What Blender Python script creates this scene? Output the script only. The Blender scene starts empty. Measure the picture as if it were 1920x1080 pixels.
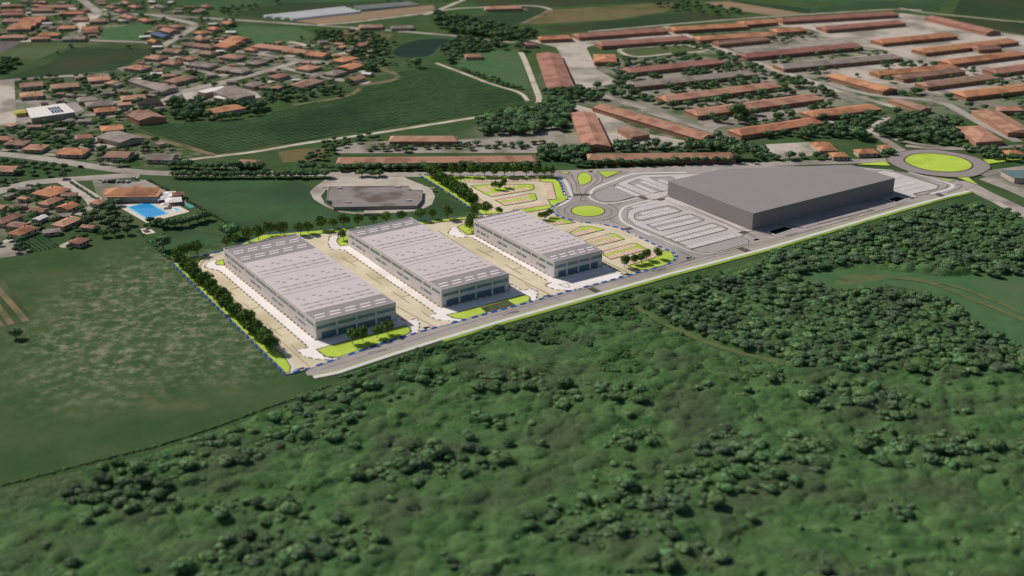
import bpy, bmesh, math, random
import numpy as np
from mathutils import Vector, Matrix
R = math.radians
rnd = random.Random(7)
scene = bpy.context.scene
C = scene.collection

# ------------------------------------------------------------------ camera
CAM_H, PITCH, FPX = 262.56, 0.39364, 2301.7      # metres, radians, focal length in photo pixels
cd = bpy.data.cameras.new('camera')
cam = bpy.data.objects.new('camera', cd); C.objects.link(cam)
cam.location = (0, 0, CAM_H)
cam.rotation_euler = (math.pi/2 - PITCH, 0, 0)
cd.sensor_width = 36; cd.lens = 36*FPX/1920
cd.clip_start = 1; cd.clip_end = 20000
cd.dof.use_dof = True; cd.dof.focus_distance = 800; cd.dof.aperture_fstop = 0.0145
scene.camera = cam
scene.render.resolution_x, scene.render.resolution_y = 1024, 576

# ------------------------------------------------------------------ sky, sun, exposure
SUN_AZ, SUN_EL = R(142.5), R(39)                  # direction towards the sun
w = bpy.data.worlds.new('World'); scene.world = w; w.use_nodes = True
nt = w.node_tree
sky = nt.nodes.new('ShaderNodeTexSky'); sky.sky_type = 'NISHITA'; sky.sun_disc = False
sky.sun_elevation = SUN_EL; sky.sun_rotation = math.pi/2 - SUN_AZ
nt.links.new(sky.outputs[0], nt.nodes['Background'].inputs[0])
nt.nodes['Background'].inputs[1].default_value = 0.065
sd = bpy.data.lights.new('sun', 'SUN'); sd.energy = 4.1; sd.angle = R(0.6); sd.color = (1, .955, .89)
sun = bpy.data.objects.new('sun', sd); C.objects.link(sun)
sdir = Vector((math.cos(SUN_AZ)*math.cos(SUN_EL), math.sin(SUN_AZ)*math.cos(SUN_EL), math.sin(SUN_EL)))
sun.rotation_euler = (-sdir).to_track_quat('-Z', 'Y').to_euler(); sun.location = (-300, 300, 500)
vs = scene.view_settings
vs.view_transform = 'Standard'; vs.look = 'None'; vs.exposure = 0.0; vs.gamma = 1; vs.use_curve_mapping = False

# ------------------------------------------------------------------ survey: photo measurement -> ground metres
ZOFF = 0.0                                        # the estate lies on 0.3 m of fill
def U(x, y, z=None):
    if z is None: z = ZOFF
    u, v = (x-960)/FPX, (y-540)/FPX
    cp, sp = math.cos(PITCH), math.sin(PITCH)
    t = (CAM_H-z)/(sp+v*cp)
    return (u*t, (cp-v*sp)*t)
def UU(pts, z=None): return [U(x, y, z) for x, y in pts]
def Q(ox, oy, s, pts): return [(ox+x/s, oy+y/s) for x, y in pts]     # readings taken on an enlargement
Z1 = lambda *p: Q(0, 0, 4, p)
Z2 = lambda *p: Q(400, 0, 4, p)
Z3 = lambda *p: Q(0, 230, 4, p)
Z4 = lambda *p: Q(800, 0, 3.375, p)
Z5 = lambda *p: Q(1200, 0, 3.6, p)
Z6 = lambda *p: Q(1520, 0, 3.6, p)
K1 = lambda *p: Q(1030, 300, 7.385, p)
K2 = lambda *p: Q(1160, 380, 7.385, p)
K3 = lambda *p: Q(1600, 270, 7.385, p)
K4 = lambda *p: Q(800, 300, 7.385, p)
K5 = lambda *p: Q(1010, 390, 6.857, p)
K7 = lambda *p: Q(470, 560, 7.385, p)
D1 = lambda *p: Q(300, 420, 3.725, p)
D2 = lambda *p: Q(620, 380, 4, p)
D6 = lambda *p: Q(560, 300, 3.84, p)
DA = lambda *p: Q(580, 560, 8, p)
DB = lambda *p: Q(820, 500, 8, p)
DC = lambda *p: Q(1020, 470, 8, p)
DG = lambda *p: Q(1390, 330, 5.333, p)
DP = lambda *p: Q(180, 330, 8.31, p)

# ------------------------------------------------------------------ materials
def lin(c):
    return tuple(((v/255)/12.92 if v/255 <= .04045 else ((v/255+.055)/1.055)**2.4) for v in c)
MATS = {}
def mat(name, c1, c2=None, scale=.2, rough=.85, detail=5, c3=None, s3=.02, bump=0.0, spec=.04, objrand=0.0, metal=0.0, stretch=None, k=1.0):
    if name in MATS: return MATS[name]
    m = bpy.data.materials.new(name); m.use_nodes = True; MATS[name] = m
    t = m.node_tree; b = t.nodes['Principled BSDF']
    b.inputs['Roughness'].default_value = rough; b.inputs['Specular IOR Level'].default_value = spec; b.inputs['Metallic'].default_value = metal
    f = lambda c: (*[min(1, v*k) for v in lin(c)], 1)
    if c2 is None: c2 = c1
    g = t.nodes.new('ShaderNodeNewGeometry')
    vec = g.outputs['Position']
    if stretch:
        mp = t.nodes.new('ShaderNodeMapping'); mp.inputs['Rotation'].default_value = (0, 0, stretch[0]); mp.inputs['Scale'].default_value = (stretch[1], stretch[2], 1)
        t.links.new(vec, mp.inputs[0]); vec = mp.outputs[0]
    n = t.nodes.new('ShaderNodeTexNoise'); n.inputs['Scale'].default_value = scale; n.inputs['Detail'].default_value = detail; n.inputs['Roughness'].default_value = .65
    t.links.new(vec, n.inputs['Vector'])
    rp = t.nodes.new('ShaderNodeValToRGB'); rp.color_ramp.elements[0].position = .33; rp.color_ramp.elements[1].position = .67
    rp.color_ramp.elements[0].color = f(c1); rp.color_ramp.elements[1].color = f(c2)
    t.links.new(n.outputs['Fac'], rp.inputs[0]); out = rp.outputs[0]
    if c3:
        n2 = t.nodes.new('ShaderNodeTexNoise'); n2.inputs['Scale'].default_value = s3; n2.inputs['Detail'].default_value = 4
        t.links.new(g.outputs['Position'], n2.inputs['Vector'])
        r2 = t.nodes.new('ShaderNodeValToRGB'); r2.color_ramp.elements[0].position = .48; r2.color_ramp.elements[1].position = .62
        t.links.new(n2.outputs['Fac'], r2.inputs[0])
        mx = t.nodes.new('ShaderNodeMixRGB'); mx.inputs[2].default_value = f(c3)
        t.links.new(r2.outputs[0], mx.inputs[0]); t.links.new(out, mx.inputs[1]); out = mx.outputs[0]
    if objrand:
        oi = t.nodes.new('ShaderNodeObjectInfo'); hs = t.nodes.new('ShaderNodeHueSaturation')
        mr = t.nodes.new('ShaderNodeMapRange'); mr.inputs[3].default_value = 1-objrand; mr.inputs[4].default_value = 1+objrand
        t.links.new(oi.outputs['Random'], mr.inputs[0]); t.links.new(mr.outputs[0], hs.inputs['Value'])
        ml = t.nodes.new('ShaderNodeMath'); ml.operation = 'MULTIPLY'; ml.inputs[1].default_value = 7.31
        fr = t.nodes.new('ShaderNodeMath'); fr.operation = 'FRACT'
        mh = t.nodes.new('ShaderNodeMapRange'); mh.inputs[3].default_value = .5-objrand*.06; mh.inputs[4].default_value = .5+objrand*.06
        t.links.new(oi.outputs['Random'], ml.inputs[0]); t.links.new(ml.outputs[0], fr.inputs[0]); t.links.new(fr.outputs[0], mh.inputs[0]); t.links.new(mh.outputs[0], hs.inputs['Hue'])
        t.links.new(out, hs.inputs['Color']); out = hs.outputs[0]
    t.links.new(out, b.inputs['Base Color'])
    if bump:
        bp = t.nodes.new('ShaderNodeBump'); bp.inputs['Strength'].default_value = bump; bp.inputs['Distance'].default_value = .5
        t.links.new(n.outputs['Fac'], bp.inputs['Height']); t.links.new(bp.outputs[0], b.inputs['Normal'])
    return m

# the setting
M_white  = mat('white_paving', (236,226,219), (243,234,228), .15, c3=(228,217,208), s3=.05)
M_tan    = mat('tan_asphalt', (206,191,160), (222,209,180), .12, c3=(196,181,150), s3=.03)
M_asph   = mat('grey_asphalt', (160,150,144), (172,162,156), .1, c3=(152,143,138), s3=.03)
M_plaza  = mat('pale_plaza', (190,181,178), (202,193,190), .1, c3=(184,175,172), s3=.02)
M_ring   = mat('ring_asphalt', (143,133,130), (152,142,138), .08)
M_walk   = mat('pale_footpath', (206,199,192), (216,210,203), .2)
M_lime   = mat('lime_lawn', (176,195,76), (188,207,86), .4, rough=.95, c3=(168,190,70), s3=.06)
M_verge  = mat('verge_grass', (134,156,66), (148,170,74), .3, rough=.95, c3=(112,136,58), s3=.05)
M_stall  = mat('pink_paver', (214,182,158), (227,196,172), .8, objrand=.05)
M_gstall = mat('pale_bay', (208,200,196), (217,210,206), .8, objrand=.04)
M_line   = mat('dark_line', (88,78,68), (104,92,80), .6)
M_wline  = mat('white_line', (232,228,222))
M_dark   = mat('dark_paving', (84,76,70), (98,90,82), .5)
M_black  = mat('black_paint', (24,22,22), (36,34,32), 1)
M_blue   = mat('blue_paint', (10,74,150), (20,92,176), .6, objrand=.12)
M_street = mat('village_asphalt', (160,149,138), (174,163,152), .08, c3=(136,126,117), s3=.03)
M_track  = mat('pale_gravel', (186,174,156), (204,193,176), .15, c3=(170,156,134), s3=.05)
M_conc   = mat('old_concrete', (176,164,150), (196,184,170), .09, c3=(140,132,118), s3=.02)
M_yard   = mat('worn_yard', (146,136,126), (168,157,146), .09, c3=(118,116,98), s3=.03)
M_dirt   = mat('bare_dirt', (118,102,78), (134,118,92), .1, c3=(82,90,58), s3=.05)
M_soil   = mat('vineyard_soil', (84,92,62), (96,100,70), .1)
M_field  = mat('dark_crop', (46,64,42), (54,74,48), .05, rough=1, c3=(62,70,46), s3=.01, stretch=(.6,.2,1))
M_field2 = mat('olive_field', (78,90,58), (90,100,66), .05, rough=1, c3=(64,78,48), s3=.012)
M_field3 = mat('green_field', (60,86,56), (70,96,62), .05, rough=1, c3=(56,78,52), s3=.012)
M_bright = mat('mown_grass', (68,98,62), (78,108,70), .08, rough=1, c3=(84,102,70), s3=.015)
M_brown  = mat('ploughed_soil', (138,116,94), (152,130,106), .05, rough=1, stretch=(.5,.1,1))
M_olive  = mat('stubble_field', (104,96,66), (118,106,76), .08, rough=1, c3=(92,92,60), s3=.02)
M_water  = mat('pond_water', (26,46,34), (30,52,38), .02, rough=.6, spec=.05)
M_pool   = mat('pool_water', (42,150,214), (62,168,226), .25, rough=.12, spec=.5)
M_paleb  = mat('paddling_water', (120,196,214))
M_deck   = mat('pool_deck', (206,194,180), (220,208,196), .4)
M_teal   = mat('teal_court', (92,140,134), (104,152,144), .2)
# buildings
M_wall   = mat('precast_panel', (204,195,189), (214,205,199), .3, rough=.7)
M_pier   = mat('precast_pier', (206,200,196), (216,210,206), .3, rough=.7)
M_roofl  = mat('light_roof', (200,188,186), (207,195,193), .15, rough=.75)
M_roofd  = mat('dark_roof', (148,138,137), (156,146,145), .2, rough=.75)
M_skyl   = mat('skylight_sheet', (222,213,210), (230,221,218), .5, rough=.4)
M_vent   = mat('vent_metal', (168,158,157), (178,168,167), .6, rough=.6)
M_glass  = mat('teal_glass', (96,126,130), (108,140,142), .3, rough=.25, spec=.5)
M_glassd = mat('door_glass', (84,106,122), (94,118,134), .3, rough=.25, spec=.5)
M_big    = mat('grey_cladding', (143,135,132), (147,139,136), .05, rough=.7)
M_slab   = mat('felt_roof', (136,127,123), (146,137,132), .15, c3=(106,94,86), s3=.05)
M_plast  = mat('plaster', (168,154,138), (182,168,152), .4, objrand=.12)
M_brick  = mat('barrack_wall', (150,112,90), (168,130,106), .4, objrand=.1)
M_win    = mat('dark_window', (52,56,62), (60,64,70), 1, rough=.3)
M_chim   = mat('chimney', (140,100,80), (154,114,94), 1)
ROOF = {
 'orange': mat('orange_tiles', (188,130,97), (203,146,111), .35, c3=(162,112,86), s3=.08, objrand=.08),
 'terracotta': mat('terracotta_tiles', (175,130,107), (190,145,121), .35, c3=(152,112,94), s3=.08, objrand=.1),
 'red': mat('red_tiles', (158,112,98), (170,124,110), .35, c3=(144,102,90), s3=.08, objrand=.08),
 'brown': mat('brown_tiles', (156,122,104), (170,136,116), .35, c3=(138,108,92), s3=.08, objrand=.1),
 'grey': mat('grey_tiles', (146,132,122), (162,148,138), .35, c3=(130,118,110), s3=.08, objrand=.1),
 'pale': mat('pale_tiles', (188,142,116), (202,158,132), .35, c3=(170,128,106), s3=.08, objrand=.08),
 'dark': mat('dark_slates', (54,48,46), (66,60,58), .35, objrand=.1),
 'white': mat('white_sheet_roof', (218,210,202), (228,221,214), .2),
 'blue': mat('blue_sheet_roof', (84,98,128), (98,112,142), .2),
 'teal': mat('teal_sheet_roof', (92,114,116), (104,126,128), .2),
}
M_bark  = mat('bark', (84,70,56), (98,84,68), 1)
M_leafd = mat('planted_leaves', (60,86,42), (124,150,72), 1.9, rough=.8, objrand=.15)
M_leaf1 = mat('garden_leaves', (82,108,72), (112,134,92), .5, rough=.9, c3=(76,98,68), s3=.15, objrand=.25)
M_leaf2 = mat('wood_leaves', (76,108,68), (120,146,98), .45, rough=.9, c3=(92,108,82), s3=.05, objrand=.3)
M_leaf3 = mat('shrub_leaves', (70,102,60), (94,122,76), .3, rough=.95, c3=(82,100,70), s3=.03, objrand=.25)
M_thick = mat('thicket_leaves', (54,86,48), (92,119,72), .085, rough=.95, detail=8, c3=(76,90,62), s3=.03)
M_vine  = mat('vine_leaves', (84,112,70), (98,126,80), .2, rough=.9, c3=(76,102,66), s3=.01)

# ------------------------------------------------------------------ geometry helpers
def link(name, me, m=None, parent=None, kind=None, label=None, cat=None, group=None):
    o = bpy.data.objects.new(name, me); C.objects.link(o)
    if m is not None:
        for x in (m if isinstance(m, (list, tuple)) else [m]): me.materials.append(x)
    if parent: o.parent = parent
    if kind: o['kind'] = kind
    if label: o['label'] = label
    if cat: o['category'] = cat
    if group: o['group'] = group
    return o
def empty(name, label, cat, loc=(0,0,0), rz=0.0, group=None):
    o = bpy.data.objects.new(name, None); C.objects.link(o); o.empty_display_size = .5
    o.location = loc; o.rotation_euler = (0, 0, rz); o['label'] = label; o['category'] = cat
    if group: o['group'] = group
    return o
def mesh(name, verts, faces):
    me = bpy.data.meshes.new(name); me.from_pydata([tuple(v) for v in verts], [], [tuple(f) for f in faces]); me.update(); return me
def area2(p): return sum(p[i][0]*p[(i+1) % len(p)][1]-p[(i+1) % len(p)][0]*p[i][1] for i in range(len(p)))
_zc = {}
def nextz(band):                      # every flush sheet lies a few mm above the one laid before it
    _zc[band] = _zc.get(band, 0)+1
    return band+(.0025 if ZOFF == 0 else .004)*_zc[band]
def sheet(name, pts, z, m, parent=None, kind='structure'):
    pts = list(pts); z += ZOFF
    if area2(pts) < 0: pts.reverse()
    return link(name, mesh(name, [(x, y, z) for x, y in pts], [range(len(pts))]), m, parent, None if parent else kind)
def smooth(pts, n=3):
    for _ in range(n):
        q = [pts[0]]
        for a, b in zip(pts, pts[1:]):
            q += [(a[0]*.75+b[0]*.25, a[1]*.75+b[1]*.25), (a[0]*.25+b[0]*.75, a[1]*.25+b[1]*.75)]
        pts = q+[pts[-1]]
    return pts
def smooth_closed(pts, n=2):
    for _ in range(n):
        q = []
        for i in range(len(pts)):
            a, b = pts[i], pts[(i+1) % len(pts)]
            q += [(a[0]*.75+b[0]*.25, a[1]*.75+b[1]*.25), (a[0]*.25+b[0]*.75, a[1]*.25+b[1]*.75)]
        pts = q
    return pts
def offsets(line, d, closed=False):
    out = []; n = len(line)
    for i, p in enumerate(line):
        a = line[i-1] if (i > 0 or closed) else p
        b = line[(i+1) % n] if (i < n-1 or closed) else p
        t1 = Vector((p[0]-a[0], p[1]-a[1])); t2 = Vector((b[0]-p[0], b[1]-p[1]))
        t1 = t1.normalized() if t1.length > 1e-6 else None; t2 = t2.normalized() if t2.length > 1e-6 else None
        if t1 is None: t1 = t2
        if t2 is None: t2 = t1
        t = (t1+t2); t = t.normalized() if t.length > 1e-4 else t1
        k = min(2.0, 1/max(.35, t.dot(t1)))
        out.append((p[0]-t.y*d*k, p[1]+t.x*d*k))
    return out
def strip(name, line, width, z, m, parent=None, kind='structure', closed=False, h=0.0, shift=0.0):
    z += ZOFF
    a = offsets(line, shift+width/2, closed); b = offsets(line, shift-width/2, closed); n = len(line)
    v = [(x, y, z) for x, y in a]+[(x, y, z) for x, y in b]; f = []
    e = n if closed else n-1
    for i in range(e):
        j = (i+1) % n; f.append((n+i, n+j, j, i))
    if h:                              # a real kerb: top and both sides
        v2 = [(x, y, z+h) for x, y, _ in v]; o = len(v); v = v+v2
        f = [tuple(o+k for k in q) for q in f]
        for i in range(e):
            j = (i+1) % n; f += [(i, j, o+j, o+i)[::-1], (n+i, n+j, o+n+j, o+n+i)]
    return link(name, mesh(name, v, f), m, parent, None if parent else kind)
def boxes(name, lst, m, parent=None):  # boxes (x0,y0,z0,x1,y1,z1) of ONE piece, butted
    v, f = [], []
    for x0, y0, z0, x1, y1, z1 in lst:
        o = len(v)
        v += [(x0,y0,z0),(x1,y0,z0),(x1,y1,z0),(x0,y1,z0),(x0,y0,z1),(x1,y0,z1),(x1,y1,z1),(x0,y1,z1)]
        f += [(o,o+3,o+2,o+1),(o+4,o+5,o+6,o+7),(o,o+1,o+5,o+4),(o+1,o+2,o+6,o+5),(o+2,o+3,o+7,o+6),(o+3,o,o+4,o+7)]
    return link(name, mesh(name, v, f), m, parent)
def prism(name, pts, z0, z1, m, parent=None, cap=True):
    pts = list(pts)
    if area2(pts) < 0: pts.reverse()
    n = len(pts); v = [(x,y,z0) for x,y in pts]+[(x,y,z1) for x,y in pts]
    f = [(i,(i+1)%n,n+(i+1)%n,n+i) for i in range(n)]
    if cap: f.append(tuple(range(n,2*n)))
    return link(name, mesh(name, v, f), m, parent)
def inside(p, poly):
    x, y = p; c = False; n = len(poly); j = n-1
    for i in range(n):
        xi, yi = poly[i]; xj, yj = poly[j]
        if (yi > y) != (yj > y) and x < (xj-xi)*(y-yi)/(yj-yi)+xi: c = not c
        j = i
    return c
FOOT = []                              # footprints kept clear of trees: (cx, cy, ux, uy, half length, half width)
def foot(cx, cy, yaw, hl, hw): FOOT.append((cx, cy, math.cos(yaw), math.sin(yaw), hl, hw))
def clear(p, r):
    for cx, cy, c, s, hl, hw in FOOT:
        dx, dy = p[0]-cx, p[1]-cy
        if abs(dx*c+dy*s) < hl+r and abs(-dx*s+dy*c) < hw+r: return False
    return True
ROADS = []                             # (polyline, half width) kept clear too
def off_road(p, r):
    for line, hw in ROADS:
        for a, b in zip(line, line[1:]):
            ax, ay = a; dx, dy = b[0]-ax, b[1]-ay; L = dx*dx+dy*dy
            t = max(0, min(1, ((p[0]-ax)*dx+(p[1]-ay)*dy)/L)) if L else 0
            if (p[0]-ax-t*dx)**2+(p[1]-ay-t*dy)**2 < (hw+r)**2: return False
    return True
# ================================================================== THE SETTING
def ground_material():
    m = bpy.data.materials.new('meadow_ground'); m.use_nodes = True; t = m.node_tree; b = t.nodes['Principled BSDF']
    b.inputs['Roughness'].default_value = 1; b.inputs['Specular IOR Level'].default_value = 0
    g = t.nodes.new('ShaderNodeNewGeometry'); pos = g.outputs['Position']
    def noise(sc, det, lo, hi, rough=.6):
        n = t.nodes.new('ShaderNodeTexNoise'); n.inputs['Scale'].default_value = sc; n.inputs['Detail'].default_value = det; n.inputs['Roughness'].default_value = rough
        t.links.new(pos, n.inputs['Vector'])
        r = t.nodes.new('ShaderNodeMapRange'); r.interpolation_type = 'SMOOTHSTEP'; r.inputs[1].default_value = lo; r.inputs[2].default_value = hi
        t.links.new(n.outputs['Fac'], r.inputs[0]); return r.outputs[0]
    def zone(px, py, rx, ry):
        c = U(px, py)
        a = t.nodes.new('ShaderNodeVectorMath'); a.operation = 'SUBTRACT'; a.inputs[1].default_value = (c[0], c[1], 0)
        s = t.nodes.new('ShaderNodeVectorMath'); s.operation = 'MULTIPLY'; s.inputs[1].default_value = (1/rx, 1/ry, 0)
        l = t.nodes.new('ShaderNodeVectorMath'); l.operation = 'LENGTH'
        r = t.nodes.new('ShaderNodeMapRange'); r.interpolation_type = 'SMOOTHSTEP'; r.inputs[1].default_value = 1; r.inputs[2].default_value = .35
        t.links.new(pos, a.inputs[0]); t.links.new(a.outputs[0], s.inputs[0]); t.links.new(s.outputs[0], l.inputs[0]); t.links.new(l.outputs['Value'], r.inputs[0])
        return r.outputs[0]
    def math_(op, a, bb):
        n = t.nodes.new('ShaderNodeMath'); n.operation = op
        for i, x in enumerate((a, bb)):
            if isinstance(x, (int, float)): n.inputs[i].default_value = x
            else: t.links.new(x, n.inputs[i])
        return n.outputs[0]
    def mix(f, a, bcol):
        n = t.nodes.new('ShaderNodeMixRGB'); t.links.new(f, n.inputs[0])
        if isinstance(a, tuple): n.inputs[1].default_value = (*lin(a), 1)
        else: t.links.new(a, n.inputs[1])
        n.inputs[2].default_value = (*lin(bcol), 1); return n.outputs[0]
    c = mix(noise(.035, 6, .35, .65), (62,85,52), (76,93,60))
    c = mix(math_('MULTIPLY', noise(.012, 4, .5, .68), .5), c, (76,92,60))
    c = mix(math_('MULTIPLY', noise(.3, 4, .45, .75), .4), c, (52,78,45))
    z = math_('MAXIMUM', zone(265, 590, 80, 145), math_('MULTIPLY', zone(430, 650, 50, 65), .8))
    c = mix(math_('MULTIPLY', math_('MULTIPLY', noise(.15, 9, .45, .64, .76), z), .66), c, (154,152,126))
    for zx, zy, rx, ry in ((110,45,230,170),(440,120,190,190),(110,205,130,130),(40,400,40,70),(230,290,90,45)):      # paving and driveways between the houses
        c = mix(math_('MULTIPLY', math_('MULTIPLY', noise(.045, 7, .47, .56, .7), zone(zx, zy, rx, ry)), .7), c, (146,138,122))
    for zx, zy, rx, ry in ((1700,110,260,300),(1330,160,190,190),(1150,250,140,60)):
        c = mix(math_('MULTIPLY', math_('MULTIPLY', noise(.03, 7, .41, .52, .7), zone(zx, zy, rx, ry)), .75), c, (164,154,139))
    z = zone(300, 745, 45, 22)
    c = mix(math_('MULTIPLY', math_('MULTIPLY', noise(.07, 5, .5, .65), z), .3), c, (128,112,84))
    z = zone(80, 560, 60, 70)
    c = mix(math_('MULTIPLY', math_('MULTIPLY', noise(.05, 5, .4, .65), z), .35), c, (98,98,68))
    t.links.new(c, b.inputs['Base Color']); return m
link('ground', mesh('ground', [(-9000,-3000,0),(9000,-3000,0),(9000,12000,0),(-9000,12000,0)], [(0,1,2,3)]), ground_material(), kind='structure')

# ---- fields, meadows and open ground (readings along their edges)
def field(name, px, m, band=.005): return sheet(name, UU(px), nextz(band), m)
field('crop_field', Z1((-300,640),(0,600),(350,480),(500,372),(560,360),(1180,362),(1050,440),(950,490),(900,525),(500,560)), M_field)
field('hay_field', Z1((-200,420),(200,312),(500,316),(540,345),(240,462),(20,440)), M_field2)
field('hay_field', Z1((545,345),(600,318),(1060,325),(1200,330),(1180,358),(560,357)), M_field2)
field('paddock', Z1((760,215),(1130,170),(1140,225),(1060,300),(840,318),(760,300)), M_bright)
field('mown_meadow', Z2((130,190),(640,205),(760,260),(540,330),(330,340),(240,290)), M_bright)
field('crop_field', Z2((150,118),(300,60),(560,22),(1020,12),(1350,14),(1000,60),(370,130)), M_field)
field('ploughed_field', Z2((600,155),(1080,95),(1500,50),(1650,38),(1662,65),(1600,88),(1270,132),(790,182)), M_brown)
field('scrub_meadow', Z2((800,222),(1200,232),(1350,262),(1300,300),(950,300),(860,262)), M_olive)
field('pond_meadow', Z4((155,410),(230,335),(590,312),(652,565),(580,562),(400,490)), M_bright)
field('crop_field', Z4((290,112),(550,42),(700,42),(750,72),(590,150),(480,172)), M_field)
field('stubble_field', Z4((650,155),(800,62),(1540,15),(1572,30),(1510,75),(1180,125)), M_olive)
field('crop_field', Z4((700,172),(1180,130),(1580,84),(1640,140),(1500,160),(1000,200),(850,205)), M_field)
field('crop_field', Z5((0,105),(420,80),(700,125),(200,170),(0,182)), M_field)
field('ploughed_field', Z5((430,15),(600,10),(1110,92),(900,105),(600,62)), M_brown)
field('crop_field', Z5((620,0),(900,30),(1300,80),(1130,92),(620,8)), M_field)
field('crop_field', Z6((870,112),(1000,108),(1800,190),(1800,300),(1400,228),(1280,205)), M_field)
field('crop_field', Z6((960,98),(1005,0),(1040,-30),(1900,-30),(1900,165)), M_field)
field('green_field', Z6((0,45),(300,20),(900,-5),(860,90),(620,50),(350,60),(0,80)), M_field3)
field('crop_field', Q(0,0,1,[(880,-4),(1100,-8),(1400,-6),(1250,3),(1040,12),(900,12)]), M_field)
field('green_field', Q(0,0,1,[(330,-3),(560,-10),(900,-12),(870,0),(700,3),(540,5),(440,14),(400,22)]), M_field3)
field('crop_field', Q(0,0,1,[(1450,-3),(1560,-10),(1760,-12),(1790,-2),(1700,6),(1600,8)]), M_field3)
field('meadow', Q(0,0,1,[(325,345),(420,338),(560,340),(585,352),(590,385),(640,402),(560,425),(480,428),(440,420),(400,400),(375,383)]), M_field3)
field('meadow', D6((1000,255),(1235,345),(1310,390),(900,432),(520,455),(480,420),(850,380),(950,335)), M_field3)
field('mown_meadow', Q(0,0,1,[(330,425),(440,445),(360,470),(318,478),(280,455),(300,440)]), M_field3)
field('lawn', DP((-200,420),(140,390),(330,470),(770,740),(820,790),(560,850),(120,860),(-200,720)), M_field2)
field('side_meadow', Q(0,0,1,[(1900,500),(2000,470),(2000,700),(1880,640),(1760,560),(1690,535),(1800,520)]), M_bright)
field('clearing', Q(0,0,1,[(1500,505),(1570,500),(1640,500),(1700,508),(1800,520),(1760,545),(1660,540),(1600,548),(1560,545),(1510,530)]), M_bright)
field('dirt_ring', smooth_closed(Q(0,0,1,[(1562,528),(1580,516),(1620,511),(1660,513),(1672,520),(1640,527),(1600,532),(1575,535)])), mat('worn_grass', (88,100,62), (104,108,72), .1, c3=(72,96,56), s3=.06))
field('market_garden', Z3((130,880),(330,835),(460,930),(260,970)), M_field3)
field('allotment', Q(0,0,1,[(-30,540),(5,525),(62,598),(20,612),(-30,622)]), M_field2)
field('motor_park', Z1((-200,300),(190,304),(20,394),(-200,430)), mat('tarmac_dark', (92,86,82), (106,100,96), .1))
field('scrub_ground', Q(0,0,1,[(520,285),(560,279),(610,278),(605,300),(530,305)]), M_olive)

# ---- pond
pw = smooth_closed(UU(Z2((1335,400),(1370,360),(1480,310),(1600,290),(1780,293),(1768,318),(1685,355),(1655,398),(1600,425),(1480,432),(1380,426))), 2)
sheet('pond_bank', offsets(pw if area2(pw) > 0 else pw[::-1], -6, True), nextz(.005), M_field3)
link('pond', mesh('pond', [(x, y, .105) for x, y in (pw if area2(pw) > 0 else pw[::-1])], [range(len(pw))]), M_water, kind='structure')

# ---- paved ground of the old barracks, yards
field('barracks_apron', Z4((640,255),(1000,242),(1300,225),(1580,195),(1620,235),(1100,278),(1010,300),(1080,440),(1215,522),(1100,545),(960,562),(880,400),(820,300)), M_conc, .105)
field('barracks_yard', Q(0,0,1,[(1395,47),(1440,42),(1560,38),(1690,25),(1735,30),(1860,60),(1990,76),(1990,130),(1890,150),(1880,172),(1800,186),(1690,162),(1660,174),(1545,147),(1560,132),(1475,131),(1500,118),(1690,96),(1640,88),(1500,84),(1470,74),(1560,62),(1500,52)]), M_conc, .105)
field('barracks_yard', Z5((580,305),(850,285),(960,250),(1200,235),(1420,288),(1250,300),(760,365),(660,350)), M_yard, .105)
field('barracks_yard', Z4((895,648),(1060,695),(1420,850),(1700,905),(1620,925),(1180,915),(1150,880),(1060,740),(930,690)), M_conc, .105)
field('worn_yard', Q(0,0,1,[(632,288),(628,279),(660,268),(735,264),(860,262),(1000,254),(1050,238),(1064,272),(1030,287),(800,287)]), M_yard, .105)
field('worn_yard', Z5((380,820),(560,770),(760,760),(1120,700),(1180,740),(900,800),(540,860),(480,890)), M_yard, .105)
field('villa_drive', Z5((850,975),(1140,960),(1200,1010),(1180,1050),(950,1075),(830,1040)), M_conc, .105)
field('race_oval', Z5((-120,325),(200,300),(330,300),(400,340),(0,390),(-150,380)), M_field2, .105)
strip('oval_track', smooth(UU(Z5((470,345),(380,320),(300,300),(0,320),(-160,330),(-100,372),(0,388),(200,362),(470,345))), 2), 5, nextz(.14), M_track)
field('ring_pavement', smooth_closed(UU(D6((80,230),(130,185),(240,112),(730,102),(800,150),(950,200),(985,270),(950,330),(850,370),(420,392),(250,365),(120,290))), 1) and D6((80,230),(105,205),(180,150),(240,120),(500,108),(730,108),(790,140),(880,175),(955,205),(982,265),(960,320),(860,368),(640,385),(420,392),(300,378),(200,340),(110,285)), M_conc, .105)
field('ring_lawn', D6((160,260),(200,215),(230,300),(250,345),(430,348),(560,375),(400,378),(280,362),(190,315)), M_field3, .14)
field('pool_forecourt', DP((-60,60),(780,62),(1180,260),(1460,395),(1280,500),(1440,560),(790,735),(330,470),(200,400),(20,330)), M_yard, .105)
field('factory_yard', Z1((70,750),(560,760),(640,830),(560,890),(250,930),(70,935)), M_yard, .105)
field('works_yard', Z1((1360,690),(1490,640),(1920,690),(1960,730),(1760,765),(1400,760)), M_conc, .105)
field('hall_yard', Z3((540,160),(720,110),(760,160),(930,170),(720,210),(600,190)), M_conc, .105)
field('paved_yard', Z3((-100,1040),(-60,930),(40,900),(130,880),(245,975)), M_yard, .105)
field('side_yard', Q(1440,240,4,[(1580,385),(1740,320),(2000,330),(2000,560),(1800,470)]), M_yard, .105)

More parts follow.
